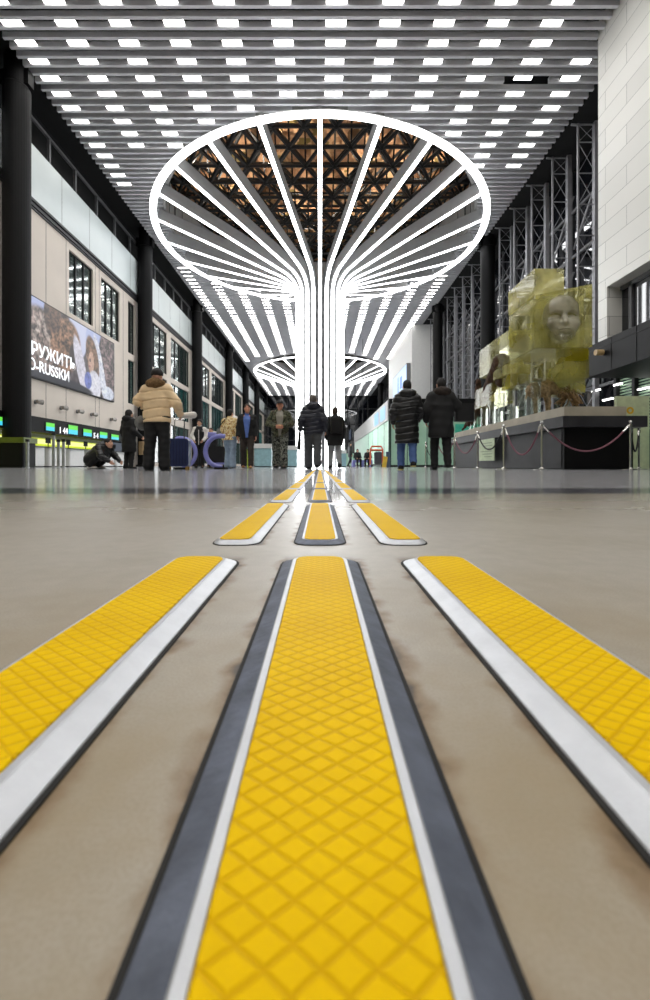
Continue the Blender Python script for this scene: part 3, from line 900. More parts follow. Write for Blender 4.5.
text_obj('lettering', 'О-RUSSКИ', .20 * hh, M_txt, ad, (.012, -LL / 2 + .0 * LL, .08 * hh), R_L, .006, .009, 0, .92)

# round spot fixtures under the screen
for i, (px, py) in enumerate([(40, 402), (65, 408), (81, 411.5), (95, 414.5), (114, 419.5)]):
    Y = yAt(px, S * (XW + .15)); p = W(px, py, Y); p.x = S * XW
    th = thing('wall_spotlight', f'round metal spotlight on the beige wall under the screen, {ordinal(i + 1)} from the camera', 'spotlight', p, 0, 'wall spotlights')
    MB().tube((0, 0, 0), (.05, 0, 0), .11, 14).tube((.05, 0, 0), (.22, 0, .02), .035, 8).build('bracket', M_grey, th)
    h = MB().tube((.2, -.16, .0), (.28, .12, .0), .10, 14, .13); h.build('lamp_head', mat('spot_metal', srgb(150, 146, 140), .35, .7), th, smooth=False)

# check-in: display fascia, glowing back panels, counters
fb = MB(); bx(fb, XW - .3, XW + .22, 3, 19.75, 1.03, 1.5)
struct('trim_4', fb, M_darkpanel)
rb_ = MB(); bx(rb_, XW - 1.3, XW - 1.2, 3, 19.75, -.05, 1.5)
rb_.mi(1); bx(rb_, XW - 1.2, XW - 1.18, 3, 19.75, .45, .98)
rb_.mi(2); bx(rb_, XW - 1.18, XW - 1.17, 3, 19.75, .78, .95)
struct('wall_checkin', rb_, [M_white, emat('lime_backlight', srgb(206, 226, 40), .7), emat('pale_backlight', srgb(236, 240, 150), .85)])
M_scr_g = emat('screen_green', srgb(90, 205, 60), .85); M_scr_c = emat('screen_cyan', srgb(60, 190, 215), .85)
for i, (a, b, up, dn) in enumerate([(-6, 3, 415, 427), (45.5, 55, 421.5, 432), (68, 78, 424, 436), (83, 92, 428, 438), (99.5, 107.5, 431, 440.5), (111, 119, 433.5, 441.5)]):
    xf = S * (XW + .24); Y0, Y1 = yAt(a, xf), yAt(b, xf)
    zt = W(a, up, Y0).z; zb = W(b, dn, Y1).z
    zt, zb = min(zt, Zb(1.46)), max(zb, Zb(1.07))
    th = thing('check_in_display', f'green and cyan display above the check-in counters, {ordinal(i + 1)} from the camera', 'display', (xf, (Y0 + Y1) / 2, zb), 0, 'check-in displays')
    O = tuple(th.location)
    MB().box(xf - .05, xf, Y0, Y1, zb, zt).build('bezel', M_black, th, origin=O)
    g = MB().mi(0); zm = zb + (zt - zb) * .5
    g.box(xf, xf + .012, Y0 + .05, Y1 - .05, zm, zt - .04); g.mi(1); g.box(xf, xf + .012, Y0 + .05, Y1 - .05, zb + .04, zm)
    g.build('screen', [M_scr_g, M_scr_c], th, origin=O)
for s, px, py in (('1 44', 59, 432.5), ('5 4', 93.5, 437.5)):
    xf = S * (XW + .23); Y = yAt(px, xf); p = W(px, py, Y)
    t_ = text_obj('desk_number', s, .45, M_txt, None, (xf, Y, p.z - .02), R_L, .004, .012)
    tag(t_, 'white numerals on the dark check-in fascia, ' + ('nearer pair beside second display' if px < 80 else 'farther pair beside fourth display'), 'sign', 'desk numerals')
for i in range(6):
    y = S * (13.3 + 1.15 * i); x = S * (XW - .25)
    th = thing('check_in_counter', f'white check-in counter under the lime backlit wall, {ordinal(i + 1)} from the camera', 'counter', (x, y, 0), 0, 'check-in counters')
    MB().rbox(-.45, .5, -.75, .75, .06, 1.02, .08).build('counter_body', M_white, th)
    MB().rbox(-.5, .58, -.82, .82, 1.02, 1.08, .08).build('counter_top', M_grey, th)
    MB().box(-.4, .44, -.7, .7, 0, .06).build('plinth', M_black, th)
    m = MB().box(.0, .04, -.3, .1, 1.28, 1.58).tube((.02, -.1, 1.08), (.02, -.1, 1.3), .025, 8); m.build('monitor', M_black, th)
# silver posts beside the counters
for i, px in enumerate((53.5, 58.5, 63.5, 27.5)):
    Y = 16.5; x = (px - VX) * Y / F
    h = 1.25 if i == 0 else 1.0
    th = thing('queue_post', f'tall silver queue post before the check-in counters, {("leftmost of the close three", "middle of the close three", "rightmost of the close three", "by the black column")[i]}', 'post', (x, Y, 0), 0, 'queue posts at check-in')
    MB().lathe([(.01, 0), (.085, 0), (.085, .02), (.05, .04), (.01, .04)], n=16).build('base', M_steel, th)
    MB().tube((0, 0, .03), (0, 0, h), .055, 12).build('pole', mat('silver_post', srgb(160, 162, 160), .35, .6), th)
    MB().lathe([(.01, h), (.075, h), (.075, h + .1), (.01, h + .1)], n=14).build('cap', M_black, th)
# counter island by the first column
Y = 17.5
th = thing('baggage_desk', 'dark desk with a lime top edge beside the nearest left column', 'desk', ((15 - VX) * Y / F, Y, 0))
MB().rbox(-.95, .6, -.4, .4, .05, 1.0, .06).build('desk_body', M_darkpanel, th)
MB().rbox(-1.0, .65, -.45, .45, 1.0, 1.22, .05).build('desk_band', mat('lime_band', srgb(88, 102, 26), .4), th)
MB().box(-.9, .55, -.36, .36, 0, .05).build('plinth', M_black, th)

# ================================================================== plinth, acrylic sculpture, rope barrier
M_plinth = mat('shaded_stone', srgb(7, 7, 8), .5, 0, .3, 4., spec=.2)  # front's shadow painted into the stone colour; sides take the lighter charcoal
M_plside = mat('charcoal_stone', srgb(46, 46, 49), .5, 0, .22, 3., spec=.3)
M_slab = mat('olive_grey_stone', srgb(172, 164, 146), .6, 0, .12, 3.)
pt = thing('sculpture_plinth', 'long dark stone plinth under the yellow acrylic sculpture', 'plinth', (6.2, 13.4, 0))
O = tuple(pt.location)
MB().box(5.42, 6.95, 9.5, 17.4, 0, .93).build('plinth_body', M_plinth, pt, origin=O)
MB().box(5.28, 7.12, 9.3, 17.5, .93, 1.17).build('plinth_cap', M_plside, pt, origin=O)
MB().box(5.41, 5.43, 9.6, 17.3, .03, .9).build('plinth_facing', M_plside, pt, origin=O)
sl = MB().box(5.42, 6.80, 9.5, 17.2, 1.17, 1.40); sl.build('slab', M_slab, pt, origin=O)
M_ac = acrylic('yellow_acrylic', (.975, .97, .84, 1), srgb(240, 232, 130), .26, .02)
M_ac2 = acrylic('clear_green_acrylic', (.96, .985, .95, 1), srgb(210, 226, 206), .10, .03)
M_ac3 = acrylic('deep_yellow_acrylic', (.84, .8, .4, 1), srgb(176, 164, 40), .40, .03)
M_acf = acrylic('frosted_yellow_acrylic', (.96, .95, .8, 1), srgb(232, 224, 140), .5, .04)
sc_ = thing('acrylic_sculpture', 'tall sculpture of stacked clear yellow acrylic blocks with a face', 'sculpture', (6.1, 12.5, 1.40))
O = tuple(sc_.location)
def ablock(x0, x1, y0, y1, z0, z1, m, cut=0.):
    b = MB()
    if cut:
        b.add([(x0, y0, z0), (x1, y0, z0), (x1, y1, z0), (x0, y1, z0), (x0, y0, z1), (x1, y0, z1 + cut), (x1, y1, z1 + cut), (x0, y1, z1)],
              [(0, 3, 2, 1), (4, 5, 6, 7), (0, 1, 5, 4), (1, 2, 6, 5), (2, 3, 7, 6), (3, 0, 4, 7)])
    else: b.box(x0, x1, y0, y1, z0, z1)
    return b.build('block', m, sc_, origin=O)
ablock(5.41, 6.16, 10.80, 12.30, 4.40, 5.06, M_acf)                 # top
ablock(5.42, 6.14, 11.02, 12.28, 3.06, 4.38, M_ac)
ablock(5.40, 6.82, 10.72, 11.0, 3.06, 4.36, M_ac, .28)              # slab with the face
ablock(6.18, 6.80, 11.02, 11.9, 3.06, 4.30, M_ac, .2)
ablock(5.42, 6.78, 10.78, 12.2, 2.30, 3.04, M_ac)
ablock(6.17, 6.74, 10.76, 11.2, 2.72, 3.03, M_ac3)
ablock(6.17, 6.76, 10.9, 11.7, 1.95, 2.70, M_ac)
ablock(5.42, 6.10, 12.32, 14.55, 3.05, 3.98, M_ac)
ablock(5.42, 5.95, 12.25, 12.75, 2.32, 2.72, M_ac3)
ablock(5.44, 5.86, 12.0, 12.3, 3.35, 3.75, M_ac3)
ablock(5.42, 6.10, 12.4, 13.4, 2.74, 3.03, M_acf)
ablock(5.43, 6.10, 13.5, 15.0, 2.05, 2.7, M_ac)
for y in (10.85, 11.6, 12.3, 12.95, 13.6, 14.3, 15.0): ablock(5.42, 5.60, y, y + .16, 1.40, 2.28 if y < 13 else 2.03, M_ac2)
for y in (11.1, 12.6, 14.0, 15.2): ablock(6.2, 6.5, y, y + .2, 1.40, 2.28 if y < 13 else 2.03, M_ac2)
ablock(5.42, 5.62, 15.35, 15.6, 1.40, 1.95, M_ac2)
# carved face, turned a little to the left, eyes closed
fc = SDF(); k = .03
cx, cy_, cz = 6.12, 10.74, 3.76
E = lambda dx, dy, dz, r, **kw: fc.ell((cx + dx, cy_ + dy, cz + dz), r, **kw)
E(0, .12, .08, (.47, .22, .56), k=.02)
E(-.02, .06, -.30, (.31, .20, .30), k=.14)
E(-.02, .02, .34, (.36, .14, .24), k=.12)
E(-.21, -.06, .07, (.15, .08, .085), k=.06, sub=True); E(.17, -.06, .07, (.16, .08, .09), k=.06, sub=True)
E(-.21, .015, .05, (.115, .085, .055), k=.015); E(.17, .015, .05, (.125, .085, .06), k=.015)
E(-.21, -.075, .012, (.11, .02, .012), k=.01); E(.17, -.075, .012, (.12, .02, .012), k=.01)
for q0, q1 in (((-.37, .0, .15), (-.22, -.07, .215)), ((-.22, -.07, .215), (-.09, -.10, .185)), ((.04, -.10, .185), (.18, -.07, .225)), ((.18, -.07, .225), (.36, .0, .16))): fc.cap((cx + q0[0], cy_ + q0[1], cz + q0[2]), (cx + q1[0], cy_ + q1[1], cz + q1[2]), .016, k=.04)
fc.cap((cx - .03, cy_ - .08, cz + .15), (cx - .05, cy_ - .17, cz - .12), .035, .065, k=.06)
E(-.125, -.09, -.13, (.06, .06, .045), k=.03); E(.03, -.09, -.13, (.06, .06, .045), k=.03)
E(-.10, -.11, -.275, (.11, .07, .036), k=.015); E(.0, -.11, -.275, (.11, .07, .036), k=.015); E(-.05, -.11, -.345, (.13, .08, .045), k=.012); E(-.20, -.07, -.245, (.06, .05, .022), k=.03); E(.10, -.07, -.245, (.06, .05, .022), k=.03)
E(-.05, -.06, -.50, (.13, .09, .09), k=.08)
E(-.29, -.0, -.12, (.14, .12, .14), k=.1); E(.24, -.0, -.12, (.15, .12, .14), k=.1)
E(.50, .14, .06, (.05, .1, .18), k=.04)
sdf_obj('carved_face', fc, .016, acrylic('milky_acrylic', (.95, .95, .86, 1), srgb(212, 206, 182), .72, .05), sc_, O)
# shaggy animal standing low inside the blocks and dark limbs at the rear
M_fur = mat('shaggy_brown_fur', srgb(150, 130, 98), .9, 0, .5, 18., 1.0, 45.)
M_furd = mat('dark_brown_fur', srgb(66, 44, 28), .9, 0, .6, 16., 1.0, 40.)
M_root = mat('tangled_roots', srgb(122, 98, 66), .85, 0, .6, 20., 1.0, 60.)
rng = np.random.RandomState(5)
def shag(amp, f):
    ph = rng.rand(6) * 6
    return lambda D, X, Y, Z: D + amp * (np.sin(f * X + 3 * np.sin(f * .4 * Z + ph[0])) * np.sin(f * .8 * Y + ph[1]) + .7 * np.sin(f * 1.9 * X + ph[2] + 2 * np.sin(f * .6 * Y)) * np.sin(f * .5 * Z + ph[3]))
an = SDF(); by = 11.25
an.ell((5.78, by, 2.08), (.33, .19, .20), k=.08).ell((5.62, by, 2.06), (.18, .17, .2), k=.08).ell((5.98, by, 2.13), (.2, .18, .2), k=.08)
for x, dy in ((5.62, -.09), (5.66, .1), (5.93, -.1), (5.97, .09)):
    an.cap((x, by + dy, 1.98), (x + .02, by + dy - .03, 1.72), .07, .045, k=.05); an.cap((x + .02, by + dy - .03, 1.72), (x + .05, by + dy + .01, 1.43), .042, .03, k=.03)
an.cap((6.06, by, 2.16), (6.24, by - .08, 2.0), .12, .10, k=.06); an.ell((6.30, by - .12, 1.93), (.13, .09, .11), k=.05); an.ell((6.38, by - .16, 1.86), (.07, .06, .06), k=.03)
an.cap((5.47, by, 2.15), (5.42, by + .02, 1.85), .03, .02, k=.03)
an.post.append(shag(.008, 42.))
sdf_obj('shaggy_animal', an, .014, M_fur, sc_, O)
rt = MB(); r2 = random.Random(4)
for i in range(60):
    a = r2.uniform(0, 2 * PI); b = r2.uniform(.15, .32); p = Vector((6.38 + r2.uniform(-.08, .08), 10.98 + r2.uniform(-.05, .05), 1.92 + r2.uniform(-.08, .12)))
    q = p + Vector((b * math.cos(a), .12 * math.sin(a * 2), b * .8 * math.sin(a) - .12))
    q.z = max(q.z, 1.44); m = (p + q) / 2 + Vector((r2.uniform(-.07, .07), r2.uniform(-.05, .05), r2.uniform(0, .1)))
    rt.path([p, m, q], r2.uniform(.012, .028), 5)
rt.path([(6.45, 10.95, 1.75), (6.62, 10.95, 1.58), (6.80, 10.95, 1.46)], .035, 6)
rt.build('tangled_roots', M_root, sc_, origin=O)
dl = SDF()
dl.cap((5.60, 13.2, 3.28), (5.62, 14.2, 2.62), .26, .20, k=.1); dl.ell((5.62, 13.25, 2.72), (.16, .3, .2), k=.08); dl.cap((5.6, 14.2, 2.62), (5.58, 14.7, 2.25), .17, .10, k=.06)
dl.cap((5.52, 14.9, 3.0), (5.52, 15.1, 1.95), .10, .08, k=.06); dl.cap((5.52, 15.1, 1.98), (5.46, 15.6, 1.62), .13, .11, k=.06); dl.cap((5.46, 15.6, 1.75), (5.40, 16.2, 1.44), .10, .035, k=.05)
dl.cap((5.6, 14.6, 2.2), (5.6, 14.75, 1.43), .09, .06, k=.04)
dl.post.append(shag(.014, 26.))
sdf_obj('dark_limbs', dl, .024, M_furd, sc_, O)
# information sign on the plinth side
sg = thing('information_sign', 'pale green information sign leaning on the plinth side behind ropes', 'sign', (5.26, 13.35, 0.1))
O = tuple(sg.location)
MB().rbox(5.24, 5.27, 12.9, 14.1, .24, .92, .02, 'x').build('board', mat('pale_green_board', srgb(188, 204, 168), .5), sg, origin=O)
ln = MB()
for k in range(6): ln.box(5.234, 5.24, 13.05, 13.95 - .15 * (k % 3), .78 - k * .085, .80 - k * .085)
ln.build('printed_lines', mat('printed_grey', srgb(120, 140, 110), .6), sg, origin=O)
# posts and ropes
M_chrome = mat('chrome', srgb(214, 212, 208), .18, .95, .05)
M_rope = mat('mauve_rope', srgb(122, 76, 88), .8, 0, .2, 60., .3, 300.); M_ropeb = mat('black_rope', srgb(18, 18, 20), .8, 0, .2, 60.)
posts = [(6.31, 8.7), (4.51, 8.7), (4.08, 9.5), (4.2, 11.4), (4.09, 13.0), (4.08, 14.9), (4.1, 16.6), (7.6, 10.2)]
plab = ['chrome barrier post before the black plinth front, standing farthest right', 'chrome barrier post at the near left corner of the plinth', 'chrome barrier post on the plinth side, next after the corner one',
        'chrome barrier post just past the pale green information sign', 'chrome barrier post beside the man in the black parka', 'slim chrome barrier post behind the black parka, nearer one', 'slim chrome barrier post behind the black parka, farther one', 'chrome barrier post beyond the plinth at the frame edge']
pr = None
for (x, y), lab in zip(posts, plab):
    if pr is None:
        pr = thing('barrier_post', lab, 'barrier post', (x, y, 0), 0, 'chrome rope barrier posts')
        MB().lathe([(.005, 0), (.16, 0), (.16, .012), (.06, .03), (.03, .05), (.005, .05)], n=24).build('base', M_chrome, pr)
        MB().tube((0, 0, .04), (0, 0, .93), .021, 14).build('pole', M_chrome, pr)
        MB().lathe([(.005, .87), (.032, .87), (.032, .93), (.02, .94), (.018, .955), (.005, .955)], n=16).build('collar', M_chrome, pr)
        MB().ball((0, 0, .975), .034, 14).build('finial', M_chrome, pr, smooth=True)
    else: dup(pr, (x, y, 0), 0, lab)
def rope(i, j, sag, m, lab):
    a = Vector((posts[i][0], posts[i][1], .9)); b = Vector((posts[j][0], posts[j][1], .9)); d = (b - a).normalized(); a += d * .035; b -= d * .035
    pts = []
    for k in range(17):
        t = k / 16; p = a.lerp(b, t); p.z -= sag * 4 * t * (1 - t); pts.append(p)
    th = thing('barrier_rope', lab, 'rope', a, 0, 'barrier ropes'); O = tuple(a)
    MB().path(pts[1:-1], .017, 8).build('rope', m, th, origin=O)
    for q, r in ((pts[0], pts[1]), (pts[-1], pts[-2])): MB().tube(q, r, .022, 8).build('hook', M_chrome, th, origin=O)
rope(0, 1, .52, M_rope, 'mauve rope hanging before the black plinth front')
rope(1, 2, .58, M_rope, 'mauve rope at the near left plinth corner')
rope(2, 3, .42, M_ropeb, 'black rope hanging before the green information sign')
rope(3, 4, .46, M_rope, 'mauve rope just past the green information sign')
rope(4, 5, .45, M_rope, 'mauve rope partly behind the black parka')
rope(5, 6, .45, M_ropeb, 'black rope between the two black coated people')
rope(0, 7, .5, M_ropeb, 'black rope right of the farthest right barrier post')

# ================================================================== right side booths and fittings
bt = thing('display_booth', 'pale green booth panel with round yellow sticker by right wall', 'booth', (7.9, 11.3, 0)); O = tuple(bt.location)
MB().box(8.25, 9.05, 11.9, 12.0, 0, 2.02).box(9.05, 9.16, 11.9, 12.9, 0, 2.02).build('panel', mat('pale_green_panel', srgb(196, 206, 166), .5), bt, origin=O)
MB().lathe([(.05, 0), (.10, 0), (.10, .012), (.05, .012)], n=20, closed=True).build('sticker', mat('yellow_sticker', srgb(214, 170, 40), .5), bt)
o = [c for c in bt.children if c.name.startswith('sticker')][0]; o.rotation_euler = (PI / 2, 0, 0); o.location = (8.62 - O[0], 11.9 - O[1], 1.62)
MB().box(9.1, 9.6, 11.4, 11.45, .0, 1.45).build('teal_board', mat('teal_panel', srgb(70, 160, 140), .5), bt, origin=O)
p = W(601, 352.5, yAt(601, S * 6.93)); th = thing('wall_lamp', 'small wooden cylinder lamp sticking out of the black parapet', 'wall lamp', p); O = tuple(p)
MB().tube((-.22, 0, 0), (.07, 0, 0), .115, 18).build('lamp_body', mat('pale_wood', srgb(186, 158, 112), .5), th)
MB().tube((.06, 0, 0), (.13, 0, 0), .05, 10).build('mount', M_black, th)
# kiosk
kx, ky = 4.2, 26.0
kk_ = thing('service_kiosk', 'long mint green service kiosk with dark fascia on the right', 'kiosk', (kx + 3, ky + 8, 0)); O = tuple(kk_.location)
MB().box(kx, kx + 5.6, ky, ky + .1, .12, 3.05).box(kx, kx + .1, ky + .1, ky + 26, .12, 2.85).build('wall', M_mint, kk_, origin=O)
MB().box(kx - .02, kx + 5.6, ky - .05, ky + .15, 3.05, 4.15).build('fascia', M_darkpanel, kk_, origin=O)
MB().box(kx - .06, kx + .06, ky + .15, ky + 26, 2.85, 4.1).build('side_fascia', mat('light_grey_fascia', srgb(160, 160, 158), .5), kk_, origin=O)
MB().box(kx - .02, kx + 5.6, ky - .02, ky + 26, 0, .12).build('plinth', M_black, kk_, origin=O)
M_gj = mat('dark_green_joint', srgb(40, 70, 58), .5)
for x in (kx + 1.1, kx + 2.3, kx + 3.5): MB().box(x - .02, x + .02, ky - .015, ky, .12, 3.05).build('joint', M_gj, kk_, origin=O)
for y in np.arange(ky + 2, ky + 14, 3): MB().box(kx - .015, kx, y - .02, y + .02, .12, 2.85).build('joint', M_gj, kk_, origin=O)
jb = MB(); jb.box(kx - .03, kx + .12, ky - .03, ky + .1, .12, 3.05)
jb.build('corner_post', M_gj, kk_, origin=O)
MB().box(kx + 4.0, kx + 5.6, ky - .05, ky, .12, 2.6).build('teal_panel', mat('teal_panel_bright', srgb(70, 190, 160), .5), kk_, origin=O)
bp_ = MB()
for y in (ky + 1.2, ky + 4.4): bp_.box(kx - .075, kx - .06, y, y + 2.2, 3.05, 3.9)
bp_.build('blue_sign_panel', emat('blue_sign', srgb(110, 170, 230), .8), kk_, origin=O)
# blue and white screen on the side of the tiled block
xs2 = S * 7.24; Y0, Y1 = S * 34.2, S * 40.5
th = thing('wall_screen', 'tall pale blue lit screen on the white tiled block', 'screen', (xs2, (Y0 + Y1) / 2, 9.5)); O = tuple(th.location)
MB().box(xs2 - .5, xs2, Y0, Y1, 9.5, 13.2).build('screen_housing', M_grey, th, origin=O)
MB().box(xs2 - .53, xs2 - .5, Y0 + .1, Y1 - .1, 9.6, 13.1).build('screen_face', emat('pale_blue_screen', srgb(176, 205, 245), .85), th, origin=O)
MB().box(xs2 - .55, xs2 - .53, Y0 + 3, Y0 + 4.5, 10.6, 12.2).box(xs2 - .55, xs2 - .53, Y0 + 5.5, Y0 + 6.2, 10.2, 12.5).build('screen_mark', emat('blue_mark', srgb(70, 120, 210), .8), th, origin=O)
p = W(353, 441, 60); q = W(365, 432, 60)
th = thing('hanging_sign', 'dark rectangular sign hanging far down the hall right of the column', 'sign', ((p.x + q.x) / 2, 60, p.z)); O = tuple(th.location)
MB().box(p.x, q.x, 59.8, 60.2, p.z, q.z).build('sign_box', M_darkpanel, th, origin=O)
MB().tube((p.x + .3, 60, q.z), (p.x + .3, 60, 18.44), .04, 6).tube((q.x - .3, 60, q.z), (q.x - .3, 60, 18.44), .04, 6).build('hanger', M_black, th, origin=O)
# self service machines behind the walkers
for i, (px0, px1, py0, Y, lab) in enumerate([(255, 272, 444, 24., 'teal self-service counter with white top between the two walking men'), (287, 297, 446, 26., 'teal self-service counter partly behind the camouflage jacket'), (338, 346, 450, 30., 'pale counter just right of the column base')]):
    x0 = (px0 - VX) * Y / F; x1 = (px1 - VX) * Y / F; h = W(0, py0, Y).z
    th = thing('service_counter', lab, 'counter', ((x0 + x1) / 2, Y, 0)); w = (x1 - x0) / 2
    MB().rbox(-w, w, -.3, .3, .05, h - .25, .05).build('counter_body', mat('teal_counter', srgb(150, 188, 196), .4), th)
    MB().rbox(-w * 1.05, w * 1.05, -.36, .36, h - .25, h, .05).build('counter_top', M_white, th)
    MB().box(-w * .9, w * .9, -.25, .25, 0, .05).build('plinth', M_black, th)
# ================================================================== people
SKIN = mat('skin', srgb(206, 158, 132), .55, 0, .05, 20.); SKIN2 = mat('skin_ruddy', srgb(196, 136, 110), .55, 0, .06, 20.)
M_eye = mat('eye_dark', srgb(30, 22, 18), .3)
A = lambda *p: np.array(p, float)
BASE = dict(head=A(0, -.015, 1.615), neck=A(0, .01, 1.46), chest=A(0, 0, 1.28), pelvis=A(0, 0, .95),
            shL=A(.165, .01, 1.39), elL=A(.225, .045, 1.12), wrL=A(.24, -.045, .88),
            shR=A(-.165, .01, 1.39), elR=A(-.225, .045, 1.12), wrR=A(-.24, -.045, .88),
            hipL=A(.095, 0, .92), knL=A(.105, -.02, .50), anL=A(.11, .02, .085),
            hipR=A(-.095, 0, .92), knR=A(-.105, -.02, .50), anR=A(-.11, .02, .085), ftL=A(.02, -1, 0), ftR=A(-.02, -1, 0))
def unit(v): return v / (np.linalg.norm(v) + 1e-9)
def make_hand(s, el, wr, curl, side):
    d = unit(wr - el); out = A(1, 0, 0) * side
    fwd = unit(np.cross(d, out) * 1.0)
    if fwd[1] > 0: fwd = -fwd
    pal = unit(np.cross(d, fwd)) ; pal = pal * (-1 if pal[0] * side > 0 else 1)      # palm faces the body
    for t in (-.026, -.009, .009, .026): s.cap(wr + d * .01 + fwd * t * .7, wr + d * .085 + fwd * t, .0165, .014, k=.012)
    for t, L in ((.030, .070), (.010, .080), (-.010, .074), (-.029, .058)):
        b0 = wr + d * .085 + fwd * t; d1 = unit(d * math.cos(curl) + pal * math.sin(curl)); d2 = unit(d * math.cos(curl * 2.1) + pal * math.sin(curl * 2.1))
        b1 = b0 + d1 * L * .52; s.cap(b0, b1, .0100, .0092, k=.005); s.cap(b1, b1 + d2 * L * .48, .0092, .0075, k=.005)
    t0 = wr + d * .03 + fwd * .028; t1 = t0 + unit(d * .75 + fwd * .65 + pal * .2) * .045
    s.cap(t0, t1, .0125, .0105, k=.01); s.cap(t1, t1 + unit(d + pal * .4) * .032, .0105, .0085, k=.005)
def person(label, x, y, rz, H=1.75, J=None, skin=SKIN, curl=.45, res=.011, jacket=None, trousers=None, shoes=None, hair=None, extras=None, face=True, group=None):
    j = {k: v.copy() for k, v in BASE.items()}
    if J: j.update({k: A(*v) for k, v in J.items()})
    h = j['head']; k = H / 1.75
    b = SDF()
    up = unit(h - j['neck'])
    b.ell(h + A(0, .01, .03), (.076, .095, .098), k=.03).ell(h + A(0, -.03, -.05), (.058, .068, .066), k=.05)
    b.ell(h + A(0, -.055, -.095), (.03, .028, .022), k=.04)
    for sx in (-1, 1):
        b.ell(h + A(.031 * sx, -.098, .018), (.02, .016, .013), k=.015, sub=True)
        b.ell(h + A(.031 * sx, -.080, .016), (.015, .013, .012), k=.004)
        b.cap(h + A(.014 * sx, -.094, .04), h + A(.048 * sx, -.082, .04), .008, k=.015)
        b.ell(h + A(.078 * sx, .012, -.002), (.012, .02, .033), k=.008)
        b.ell(h + A(.04 * sx, -.07, -.025), (.024, .022, .022), k=.03)
    b.cap(h + A(0, -.092, .025), h + A(0, -.112, -.022), .008, .014, k=.012)
    b.ell(h + A(0, -.094, -.058), (.024, .010, .006), k=.005).ell(h + A(0, -.092, -.071), (.020, .010, .007), k=.005)
    b.cap(j['neck'] - A(0, 0, .03), h + A(0, .015, -.05), .056, .052, k=.04)
    b.cap(j['pelvis'], j['chest'], .115, .125, k=.06, sc=(1.15, .72, 1)); b.cap(j['chest'], (j['shL'] + j['shR']) / 2 - A(0, 0, .04), .12, .10, k=.06, sc=(1.2, .7, 1))
    for q, sd in (('L', 1), ('R', -1)):
        b.cap(j['chest'] + A(0, 0, .1), j['sh' + q], .07, .055, k=.04)
        b.cap(j['sh' + q], j['el' + q], .050, .040, k=.03); b.cap(j['el' + q], j['wr' + q], .040, .026, k=.02)
        make_hand(b, j['el' + q], j['wr' + q], curl, sd)
        b.cap(j['pelvis'], j['hip' + q], .09, .08, k=.05); b.cap(j['hip' + q], j['kn' + q], .078, .052, k=.04); b.cap(j['kn' + q], j['an' + q], .050, .034, k=.03)
        f = unit(j['ft' + q]); b.cap(j['an' + q] - A(0, 0, .03), j['an' + q] + f * .15 - A(0, 0, .045), .038, .03, k=.03)
    o = sdf_obj('person', b, res, skin); o.location = (x, y, 0); o.rotation_euler = (0, 0, rz); o.scale = (k, k, k)
    tag(o, label, 'person', group)
    if face:
        e = MB()
        for sx in (-1, 1): e.ball(tuple(h + A(.031 * sx, -.0905, .017)), .0065, 8)
        e.build('eyes', M_eye, o)
        ebw = MB()
        for sx in (-1, 1): ebw.bar(tuple(h + A(.016 * sx, -.103, .043)), tuple(h + A(.048 * sx, -.09, .044)), .006, .008)
        ebw.build('eyebrows', hair['m'] if hair else M_eye, o)
    gr = res * 1.15
    if trousers:
        t = SDF(); w = trousers.get('w', 1.)
        t.cap(j['pelvis'] + A(0, 0, .09), j['pelvis'] - A(0, 0, .03), .15, .16, k=.05, sc=(1, .78, 1))
        for q in 'LR':
            bot = j['an' + q] + (j['kn' + q] - j['an' + q]) * trousers.get('cut', .02)
            t.cap(j['hip' + q], j['kn' + q], .105 * w, .078 * w, k=.04); t.cap(j['kn' + q], bot, .078 * w, trousers.get('hem', .066) * w, k=.02)
        t.post.append(lambda D, X, Y, Z: D + .006 * np.sin(38 * Z + 9 * X) * np.sin(23 * Z - 14 * X + 8 * Y))
        sdf_obj('trousers', t, gr, trousers['m'], o)
    if shoes:
        for q in 'LR':
            s = SDF(); a = j['an' + q]; f = unit(j['ft' + q]); zf = max(a[2] - .085, 0)
            lift = a[2] - .085
            s.cap(a - f * .03 - A(0, 0, .03), a + A(0, 0, .04), .052, .056, k=.02)
            s.cap(a - f * .03 - A(0, 0, .045), a + f * .15 - A(0, 0, .05), .045, .042, k=.03, sc=(1.05, 1, .85))
            so = sdf_obj('shoe', s, .012, shoes['m'], o)
            s2 = SDF(); s2.cap(a - f * .04 - A(0, 0, .072), a + f * .165 - A(0, 0, .072), .05, .045, k=.01, sc=(1, 1, .28))
            sdf_obj('sole', s2, .010, shoes.get('sole', M_black), so)
    if jacket:
        g = SDF(); p = jacket.get('puff', 1.); hem = jacket.get('hem', .84); dep = jacket.get('dep', .74)
        sm = (j['shL'] + j['shR']) / 2
        if jacket.get('fold'):       # bent body: no level hem
            g.cap(j['pelvis'], j['chest'], .185 * p, .20 * p, k=.06, sc=(1, .85, 1)); g.cap(j['chest'], sm, .20 * p, .16 * p, k=.06, sc=(1.05, .85, 1))
        else:
            g.cap(A(j['pelvis'][0], j['pelvis'][1], hem - .12), j['chest'], jacket.get('skirt', .19) * p, .185 * p, k=.05, sc=(1, dep, 1), zmin=hem)
            g.cap(j['chest'], sm - A(0, 0, .06), .185 * p, .115 * p, k=.06, sc=(1.06, dep, 1), zmin=hem)
        for q in 'LR':
            g.cap(j['neck'] - A(0, 0, .03), j['sh' + q], .075, .07 * p, k=.06)
            cuff = j['wr' + q] + (j['el' + q] - j['wr' + q]) * .06
            g.cap(j['sh' + q], j['el' + q], .080 * p, .072 * p, k=.05); g.cap(j['el' + q], cuff, .074 * p, .052 * p, k=.03)
        g.cap(j['neck'] - A(0, 0, .05), j['neck'] + A(0, .005, .025), .088, .078, k=.04)
